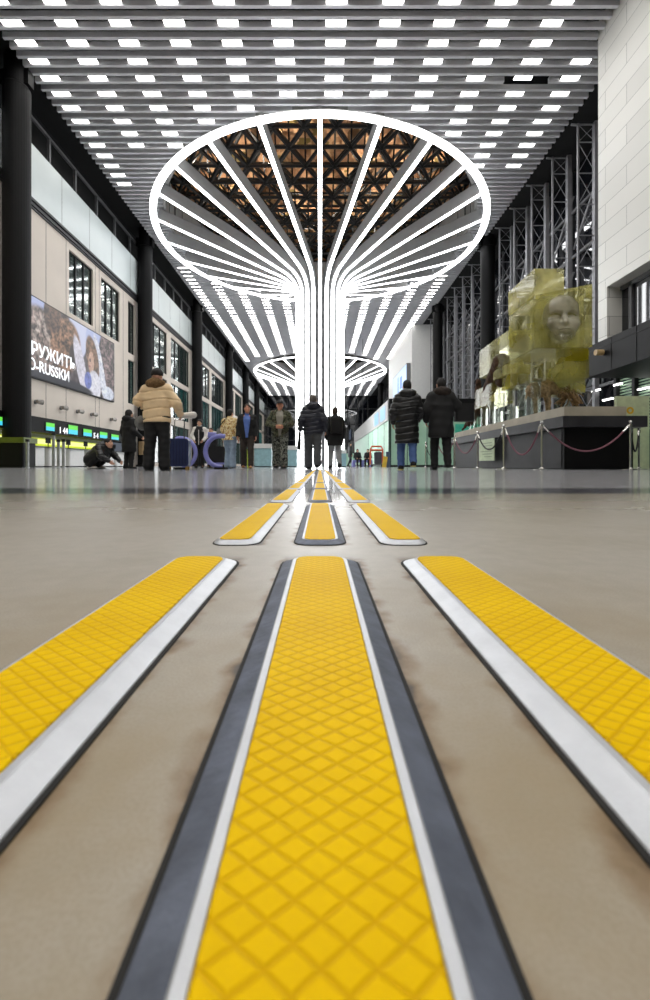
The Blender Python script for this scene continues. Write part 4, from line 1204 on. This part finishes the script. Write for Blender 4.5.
        if jacket.get('quilt'):
            P = jacket['quilt']
            g.post.append(lambda D, X, Y, Z: D + .020 * np.maximum(0, 1 - np.abs(np.sin(PI * (Z + .02 * np.sin(9 * X)) / P)) * 2.6) - .004 * np.sin(31 * X + 20 * Z) * np.sin(27 * Y))
        elif 1: g.post.append(lambda D, X, Y, Z: D + .006 * np.sin(26 * Z + 11 * X) * np.sin(17 * X - 9 * Z + 10 * Y))
        if jacket.get('shirt'): g.post.append(lambda D, X, Y, Z: np.maximum(D, -np.maximum(np.abs(X) - (.035 + .055 * np.clip((Z - .9) / .4, 0, 1)), Y + .03)))
        jo = sdf_obj('jacket', g, gr, jacket['m'], o)
        if jacket.get('shirt'):
            s = SDF(); s.cap(A(0, 0, .86), j['chest'], .165 * p, .168 * p, k=.04, sc=(.9, dep, 1), zmin=.84); s.cap(j['chest'], sm - A(0, 0, .06), .168 * p, .1 * p, k=.06, sc=(.9, dep, 1)); s.cap(j['neck'] + A(0, -.01, -.02), j['neck'] + A(0, -.01, .035), .068, .062, k=.02)
            sdf_obj('shirt', s, gr, jacket['shirt'], o)
        if jacket.get('hood'):
            s = SDF(); n = j['neck']
            s.ell(n + A(0, .085, .02), (.15, .10, .095), k=.04); s.cap(n + A(.11, .0, .02), n + A(-.11, .0, .02), .05, k=.05); s.cap(n + A(.1, -.03, .0), n + A(.11, .07, .03), .05, k=.04); s.cap(n + A(-.1, -.03, .0), n + A(-.11, .07, .03), .05, k=.04)
            s.post.append(lambda D, X, Y, Z: D + .008 * np.sin(40 * X + 20 * Z) * np.sin(35 * Y + 12 * X))
            sdf_obj('hood', s, gr, jacket['hood'], o)
    if hair:
        s = SDF(); st = hair.get('style', 'short')
        if st == 'short':
            s.ell(h + A(0, .018, .045), (.083, .098, .095), k=.02).ell(h + A(0, .06, .0), (.074, .06, .085), k=.03)
            s.ell(h + A(0, -.11, -.02), (.085, .075, .085), k=.02, sub=True)
        elif st == 'long':
            s.ell(h + A(0, .018, .045), (.09, .105, .1), k=.02).ell(h + A(0, .06, -.05), (.09, .065, .15), k=.05)
            s.ell(h + A(0, -.11, -.03), (.085, .075, .095), k=.02, sub=True)
        elif st == 'beanie':
            s.ell(h + A(0, .012, .045), (.092, .108, .11), k=.02, zmin=h[2] + .03); s.cap(h + A(0, .012, .035), h + A(0, .012, .065), .094, .096, k=.02, sc=(1, 1.14, .5))
        elif st == 'cap':
            s.ell(h + A(0, .012, .05), (.088, .104, .088), k=.02, zmin=h[2] + .045); s.ell(h + A(0, -.115, .055), (.07, .075, .012), k=.02)
        s.post.append(lambda D, X, Y, Z: D + .003 * np.sin(90 * X + 40 * Z) * np.sin(70 * Y))
        sdf_obj({'short': 'hair', 'long': 'hair', 'beanie': 'knitted_hat', 'cap': 'peaked_cap'}[st], s, .009, hair['m'], o)
        if st == 'cap' and hair.get('hm'):
            s = SDF(); s.ell(h + A(0, .055, .0), (.078, .055, .06), k=.02); sdf_obj('hair', s, .011, hair['hm'], o)
    if extras: extras(o, j)
    return o
C = lambda n, c, r=.75, v=.18, s=9.: mat(n, srgb(*c), r, 0, v, s)
BLK = C('black_cloth', (10, 10, 12)); BLKN = mat('black_nylon', srgb(13, 13, 15), .35, 0, .2, 9.); NAVY = mat('navy_nylon', srgb(27, 29, 42), .42, 0, .2, 9.)
CREAM = mat('cream_nylon', srgb(236, 206, 162), .5, 0, .06, 9.); BRN = C('brown_hair', (58, 42, 30)); DKH = C('dark_hair', (24, 20, 18)); GRH = C('greying_hair', (92, 84, 78))
FURB = mat('brown_fur_trim', srgb(112, 84, 50), .9, 0, .5, 40., .8, 90.); JEAN = C('blue_denim', (74, 100, 150), .8); LJEAN = C('light_denim', (140, 158, 178), .8)
GRYT = C('grey_trousers', (70, 72, 74)); LGT = C('pale_grey_trousers', (150, 152, 152)); WHT = C('white_sneaker', (214, 210, 204), .5, .05)
CAMO = patch_mat('camouflage_cloth', [srgb(14, 16, 12), srgb(46, 54, 32), srgb(98, 98, 74), srgb(24, 28, 18), srgb(74, 58, 40)], 16.)
CAMOT = patch_mat('grey_camouflage_cloth', [srgb(10, 11, 12), srgb(32, 36, 32), srgb(132, 134, 122), srgb(20, 22, 20), srgb(74, 76, 68)], 17.)
FLOR = patch_mat('yellow_patterned_cloth', [srgb(196, 160, 96), srgb(226, 200, 140), srgb(238, 222, 176), srgb(170, 120, 66), srgb(210, 180, 104)], 15.)
BLUSH = C('blue_shirt', (92, 120, 190)); GRSH = C('grey_shirt', (150, 146, 134)); TAN = C('tan_leather', (190, 150, 100), .6)
BROWNT = C('brown_trousers', (46, 38, 32)); GREYB = C('grey_bag', (112, 112, 108), .7)
SHB = dict(m=BLK); 
def at(px, Ht, hpx): Y = F * Ht / hpx; return (px - VX) * Y / F, Y
def walk(a=.16, lift=.0):
    return dict(knL=(.10, -.10, .50), anL=(.105, -a, .085), knR=(-.10, .02, .50), anR=(-.105, a, .10 + lift))

# 1 cream jacket
x, y = at(157, 1.72, 102)
def ex1(o, j):
    s = SDF()
    wl_ = A(.36, -.15, 1.0)
    s.ell((.34, -.2, .84), (.10, .20, .13), k=.04); sdf_obj('shoulder_bag', s, .014, GREYB, o)
    MB().path([(.36, -.32, .9), (.33, -.2, 1.12), (.25, .0, 1.42), (.34, -.06, .96)], .012, 6).build('bag_strap', BLK, o)
    s = SDF(); s.ell((.37, -.34, 1.25), (.05, .05, .05), k=.02).cap((.37, -.34, 1.2), (.37, -.34, 1.3), .035, k=.02); sdf_obj('orange_pouch', s, .012, C('orange_fabric', (200, 96, 44)), o)
    s = SDF(); s.cap((-.30, -.32, .98), (-.52, -.36, 1.0), .05, .06, k=.03); sdf_obj('white_roll', s, .012, WHT, o)
person('person in cream puffer jacket seen from behind, grey bag on the arm', x, y, PI, 1.72,
       J=dict(elL=(.33, -.02, 1.2), wrL=(.35, -.25, 1.14), elR=(-.34, .02, 1.15), wrR=(-.32, -.24, 1.0), anL=(.14, .02, .085), anR=(-.13, .02, .085), knL=(.12, -.01, .5), knR=(-.12, -.01, .5)),
       jacket=dict(m=CREAM, puff=1.24, hem=.83, quilt=.15, hood=FURB), trousers=dict(m=BLK, w=1.2, hem=.08), shoes=SHB, hair=dict(m=DKH, style='beanie'), extras=ex1)
# 2 dark coat
x, y = at(129, 1.62, 59)
def ex2(o, j):
    MB().rbox(-.32, -.12, -.34, -.22, .42, .82, .04).build('tan_bag', C('tan_canvas', (176, 150, 112)), o)
person('person in black coat with a tan bag, left of the cream jacket', x, y, PI * .85, 1.62, J=dict(wrR=(-.22, -.25, .95)), jacket=dict(m=BLK, hem=.5, puff=1.15, skirt=.21, hood=BLK), trousers=dict(m=BLK), shoes=SHB, hair=dict(m=DKH, style='long'), extras=ex2, face=False)
# 3 crouching
x, y = at(96, .74, 29)
Jc = dict(head=(.0, -.36, .66), neck=(0, -.26, .56), chest=(0, -.16, .46), pelvis=(0, .14, .24), shL=(.19, -.22, .54), shR=(-.19, -.22, .54),
          elL=(.30, -.34, .34), wrL=(.24, -.52, .2), elR=(-.30, -.34, .34), wrR=(-.22, -.52, .2),
          hipL=(.12, .12, .24), knL=(.22, -.26, .42), anL=(.16, .04, .085), hipR=(-.12, .12, .24), knR=(-.22, -.26, .42), anR=(-.16, .04, .085))
person('person in shiny black jacket crouching on the floor by the check-in', x, y, PI * .45, 1.72, J=Jc, jacket=dict(m=BLKN, fold=True, quilt=.12, puff=1.1, hood=BLKN), trousers=dict(m=BLK, w=1.1), shoes=dict(m=WHT), hair=dict(m=DKH))
# 4 vest with white sleeves
x, y = at(199.5, 1.62, 49)
def ex4(o, j):
    s = SDF()
    s.cap((0, 0, .78), (0, 0, 1.28), .205, .20, k=.03, sc=(1, .78, 1), zmin=.82).cap((0, 0, 1.28), (0, 0, 1.38), .2, .15, k=.04, sc=(1, .78, 1))
    sdf_obj('vest', s, .014, BLK, o)
    MB().box(-.012, .012, -.17, -.16, .84, 1.36).build('zip', WHT, o)
person('person in black vest with white sleeves standing by lavender rings', x, y, .1, 1.62, J=dict(elL=(.25, 0, 1.15), wrL=(.16, -.2, .98), elR=(-.25, 0, 1.15), wrR=(-.16, -.2, .98)),
       jacket=dict(m=C('white_knit', (222, 218, 212)), hem=.86), trousers=dict(m=BLK), shoes=SHB, hair=dict(m=DKH, style='long'), extras=ex4)
x, y = at(211, 1.62, 40)
person('person in dark jacket standing behind the lavender rings', x, y, -.2, 1.62, jacket=dict(m=BLK, hem=.8), trousers=dict(m=BLK), shoes=SHB, hair=dict(m=BRN), res=.013)
# 5 yellow patterned coat
x, y = at(230, 1.68, 59.5)
def ex5(o, j):
    s = SDF(); s.ell((.30, .04, 1.05), (.10, .13, .16), k=.03); sdf_obj('shoulder_bag', s, .014, GREYB, o)
    MB().path([(.3, .12, 1.18), (.2, .17, 1.3), (.08, .15, 1.44), (.05, .0, 1.5)], .014, 6).build('bag_strap', BLK, o)
person('person in yellow patterned jacket and light jeans seen from behind', x, y, PI * .92, 1.68, J=walk(.05), jacket=dict(m=FLOR, hem=.84, puff=1.1), trousers=dict(m=LJEAN, w=1.15, hem=.09), shoes=dict(m=WHT), hair=dict(m=DKH, style='short'), extras=ex5, face=False)
# 6 blue shirt
x, y = at(247, 1.77, 64.5)
person('man in open black jacket over blue shirt walking towards the camera', x, y, .12, 1.77, J=dict(walk(.14), head=(0.01, -.03, 1.625)), skin=SKIN2,
       jacket=dict(m=BLK, hem=.80, puff=1.06, shirt=BLUSH), trousers=dict(m=BROWNT, w=1.05), shoes=dict(m=C('brown_shoe', (150, 100, 50), .5)), hair=dict(m=BRN))
# 7 camouflage
x, y = at(280, 1.82, 69.5)
def ex7(o, j):
    s = SDF(); s.ell((0, -.27, 1.06), (.075, .05, .045), k=.02); sdf_obj('tan_pouch', s, .011, TAN, o)
person('man in camouflage suit and peaked cap walking towards the camera', x, y, .05, 1.80,
       J=dict(walk(.12), elL=(.29, .02, 1.16), wrL=(.10, -.24, 1.06), elR=(-.29, .02, 1.16), wrR=(-.10, -.24, 1.06)), skin=SKIN2, curl=.8,
       jacket=dict(m=CAMO, hem=.80, puff=1.16, shirt=GRSH), trousers=dict(m=CAMOT, w=1.22, hem=.082), shoes=SHB, hair=dict(m=C('dark_cap', (34, 34, 36)), style='cap', hm=BRN), extras=ex7)
# 8 navy puffer, seen from behind
x, y = at(313, 1.80, 74.5)
def ex8(o, j):
    s = SDF(); s.cap((.31, .05, .86), (.33, .0, .50), .04, .055, k=.02, sc=(.7, 1, 1)); sdf_obj('folded_umbrella', s, .011, BLK, o)
person('man in navy quilted puffer jacket walking away at the strip line', x, y, PI, 1.80, J=dict(walk(.10, .03), elL=(.27, .06, 1.15), wrL=(.30, .0, .92), elR=(-.27, .05, 1.15), wrR=(-.29, -.06, .92)),
       jacket=dict(m=NAVY, hem=.82, puff=1.2, quilt=.10, hood=NAVY), trousers=dict(m=GRYT, w=1.18, hem=.08), shoes=SHB, hair=dict(m=GRH), extras=ex8, face=False)
# 9 black coat right of it
x, y = at(335, 1.70, 61.5)
def ex9(o, j):
    MB().rbox(-.17, .17, .14, .30, 1.0, 1.42, .06).build('backpack', BLKN, o)
person('person in black coat with backpack walking away right of navy jacket', x, y, PI * 1.05, 1.70, J=walk(.12, .02), jacket=dict(m=BLK, hem=.66, puff=1.16, skirt=.2), trousers=dict(m=LGT, w=1.02), shoes=SHB, hair=dict(m=BRN), extras=ex9, face=False)
# 10 long puffer, jeans
x, y = at(407, 1.77, 90)
person('man in long shiny black puffer coat and blue jeans walking away', x, y, PI * .98, 1.77, J=dict(walk(.10, .05), elL=(.26, .03, 1.14), wrL=(.26, -.08, .93), elR=(-.28, .0, 1.14), wrR=(-.24, -.16, .98)),
       jacket=dict(m=BLKN, hem=.52, puff=1.18, quilt=.12, skirt=.2, hood=BLKN), trousers=dict(m=JEAN, w=1.05), shoes=dict(m=BLK, sole=C('yellow_sole', (206, 190, 110), .6)), hair=dict(m=DKH), face=False)
# 11 parka
x, y = at(441, 1.80, 92)
def ex11(o, j):
    b = MB().rbox(-.62, -.27, -.12, .08, .93, 1.26, .05); b.build('dark_bag', BLK, o)
person('man in black parka with fur hood carrying a dark bag', x, y, PI, 1.80, J=dict(walk(.08, .03), elR=(-.33, .0, 1.2), wrR=(-.40, -.06, 1.08), elL=(.28, .02, 1.15), wrL=(.25, -.12, .95)),
       jacket=dict(m=BLK, hem=.62, puff=1.24, skirt=.195, hood=mat('dark_fur_trim', srgb(44, 34, 28), .9, 0, .5, 40., .8, 90.)), trousers=dict(m=BLK, w=1.05), shoes=SHB, hair=dict(m=DKH), extras=ex11, face=False)
# 12 far walker
x, y = at(350, 1.74, 24)
person('distant person in dark clothes walking right of the light column', x, y, PI * .6, 1.74, J=walk(.2), res=.016, jacket=dict(m=BLK, hem=.7), trousers=dict(m=BLK), shoes=SHB, hair=dict(m=DKH), face=False)
# 13, 14 seated on the far bench
for i, (px, rz) in enumerate(((357.5, .2), (368, -.3))):
    Y = 29.; x = (px - VX) * Y / F
    Js = dict(head=(0, -.02, 1.17), neck=(0, .02, 1.0), chest=(0, .02, .80), pelvis=(0, .05, .48), shL=(.18, .03, .96), shR=(-.18, .03, .96), elL=(.24, -.02, .7), wrL=(.14, -.26, .62), elR=(-.24, -.02, .7), wrR=(-.14, -.26, .62),
              hipL=(.1, .02, .48), knL=(.12, -.42, .5), anL=(.12, -.40, .085), hipR=(-.1, .02, .48), knR=(-.12, -.42, .5), anR=(-.12, -.40, .085))
    person(f'seated distant person in dark clothes, {"left" if i == 0 else "right"} one on the lavender bench', x, Y + .05, rz, 1.62, J=Js, res=.016, jacket=dict(m=BLK, fold=True), trousers=dict(m=BLK), shoes=SHB, hair=dict(m=DKH), face=False)

# ================================================================== luggage and the rest
LAV = mat('lavender_plastic', srgb(128, 130, 196), .4, 0, .08); SUITB = mat('navy_suitcase_shell', srgb(46, 56, 96), .4, 0, .12, 8.)
Y = 8.2; x = (178.5 - VX) * Y / F
th = thing('suitcase', 'navy blue wheeled suitcase with raised handle beside the cream jacket', 'suitcase', (x, Y, 0), .1)
c = MB().rbox(-.21, .21, -.13, .13, .07, .60, .06, 'y', 5); 
c.build('shell', SUITB, th)
rbs = MB()
for k in range(-3, 4): rbs.box(k * .055 - .006, k * .055 + .006, -.138, -.13, .11, .56)
rbs.build('ribs', mat('navy_rib', srgb(30, 38, 70), .5), th)
MB().tube((-.09, .08, .58), (-.09, .08, .98), .011).tube((.09, .08, .58), (.09, .08, .98), .011).tube((-.1, .08, .98), (.1, .08, .98), .018).build('telescopic_handle', M_chrome, th)
for sx in (-1, 1):
    for sy in (-1, 1): MB().tube((sx * .17 - .014, sy * .09, .035), (sx * .17 + .014, sy * .09, .035), .035, 12).build('wheel', C('tan_wheel', (176, 140, 70), .5), th)
def arc(label, px, py, Y, R, a0, a1, w):
    x = (px - VX) * Y / F
    th = thing('lavender_ring', label, 'ring', (x, Y, 0), 0, 'lavender ring frames')
    pts = [(R * math.cos(a0 + (a1 - a0) * k / 28), 0, R + w + R * math.sin(a0 + (a1 - a0) * k / 28)) for k in range(29)]
    MB().path(pts, w, 10).build('ring', LAV, th, smooth=True)
    MB().rbox(-.14, .14, -.12, .12, 0, .05, .03).build('foot', M_darkpanel, th)
arc('lavender ring opening left, behind the navy suitcase', 181, 0, 9.6, .33, -PI * .47, PI * .62, .045)
arc('lavender ring opening right, between the vest and the light jeans', 221, 0, 10.2, .37, PI * .42, PI * 1.52, .055)
Y = 13.4; x = (217 - VX) * Y / F
th = thing('luggage_trolley', 'lavender luggage trolley with bags behind the light jeans', 'luggage trolley', (x, Y, 0), .2)
MB().rbox(-.28, .28, -.4, .4, .12, .18, .05).build('deck', LAV, th)
MB().tube((-.26, .38, .15), (-.26, .42, 1.08), .022).tube((.26, .38, .15), (.26, .42, 1.08), .022).build('upright', M_chrome, th)
MB().rbox(-.3, .3, .34, .46, .98, 1.16, .05, 'x').build('handle_bar', LAV, th)
for sx in (-1, 1):
    for sy in (-1, 1): MB().tube((sx * .2 - .02, sy * .3, .06), (sx * .2 + .02, sy * .3, .06), .06, 12).build('wheel', M_black, th)
bg = thing('travel_bag', 'black travel bag on the lavender luggage trolley', 'bag', (x, Y - .03, .18), .2)
MB().rbox(-.25, .25, -.2, .25, 0, .5, .08).build('bag_body', BLK, bg); MB().path([(-.1, -.2, .4), (-.08, -.24, .55), (.08, -.24, .55), (.1, -.2, .4)], .014, 6).build('handle', BLK, bg)
# small slim post seen between the two walking men
th = thing('slim_marker_post', 'slim yellow green marker post between the blue shirt man legs', 'post', ((248.5 - VX) * 14 / F, 14, 0))
MB().tube((0, 0, .02), (0, 0, .62), .05, 10).build('pole', mat('lime_post', srgb(190, 214, 70), .5), th); MB().tube((0, 0, .62), (0, 0, .85), .05, 10, .03).build('cap', mat('aqua_cap', srgb(140, 210, 210), .5), th); MB().lathe([(.01, 0), (.12, 0), (.12, .02), (.01, .02)], n=14).build('base', M_darkpanel, th)
# far bench, trolley
Y = 29.; x0 = (352 - VX) * Y / F; x1 = (372 - VX) * Y / F
th = thing('bench', 'long lavender bench far right of the light column', 'bench', ((x0 + x1) / 2, Y, 0)); w = (x1 - x0) / 2
MB().rbox(-w, w, -.3, .3, .3, .46, .06).build('seat', LAV, th)
for k in (-1, 0, 1): MB().rbox(k * w * .85 - .12, k * w * .85 + .12, -.24, .24, 0, .30, .03).build('leg', LAV, th)
Y = 24.; x = (376.5 - VX) * Y / F
th = thing('luggage_trolley', 'orange luggage trolley with grey suitcase before the mint kiosk', 'luggage trolley', (x, Y, 0))
OR = mat('orange_frame', srgb(226, 110, 80), .5)
m = MB().path([(-.34, 0, .1), (-.34, .0, 1.0), (-.26, 0, 1.16), (.26, 0, 1.16), (.34, 0, 1.0), (.34, 0, .1)], .05, 8).tube((-.34, 0, .95), (.34, 0, .95), .06); m.build('frame', OR, th)
MB().rbox(-.36, .36, -.5, .1, .12, .18, .04).build('deck', M_grey, th)
for sx in (-1, 1): MB().tube((sx * .28 - .02, -.4, .06), (sx * .28 + .02, -.4, .06), .06, 12).tube((sx * .28 - .02, .0, .06), (sx * .28 + .02, .0, .06), .06, 12).build('wheel', M_black, th)
bg = thing('suitcase', 'dark grey suitcase standing on the orange luggage trolley', 'suitcase', (x + .04, Y - .25, .18))
MB().rbox(-.2, .2, -.14, .14, 0, .66, .06, 'y').build('shell', C('grey_shell', (70, 72, 78), .5), bg); MB().path([(-.08, 0, .66), (-.08, 0, .72), (.08, 0, .72), (.08, 0, .66)], .014, 6).build('handle', BLK, bg)
Y = 22.; x = (386 - VX) * Y / F
th = thing('folding_board', 'small yellow and blue floor sign beside the orange trolley', 'floor sign', (x, Y, 0))
MB().bar((-.12, -.1, 0), (-.02, 0, .55), .22, .02, (0, 1, 0)).build('front_board', mat('yellow_board', srgb(214, 180, 60), .5), th)
MB().bar((.14, .1, 0), (.1, 0, .8), .2, .02, (0, 1, 0)).build('back_board', mat('slate_board', srgb(80, 96, 120), .5), th)
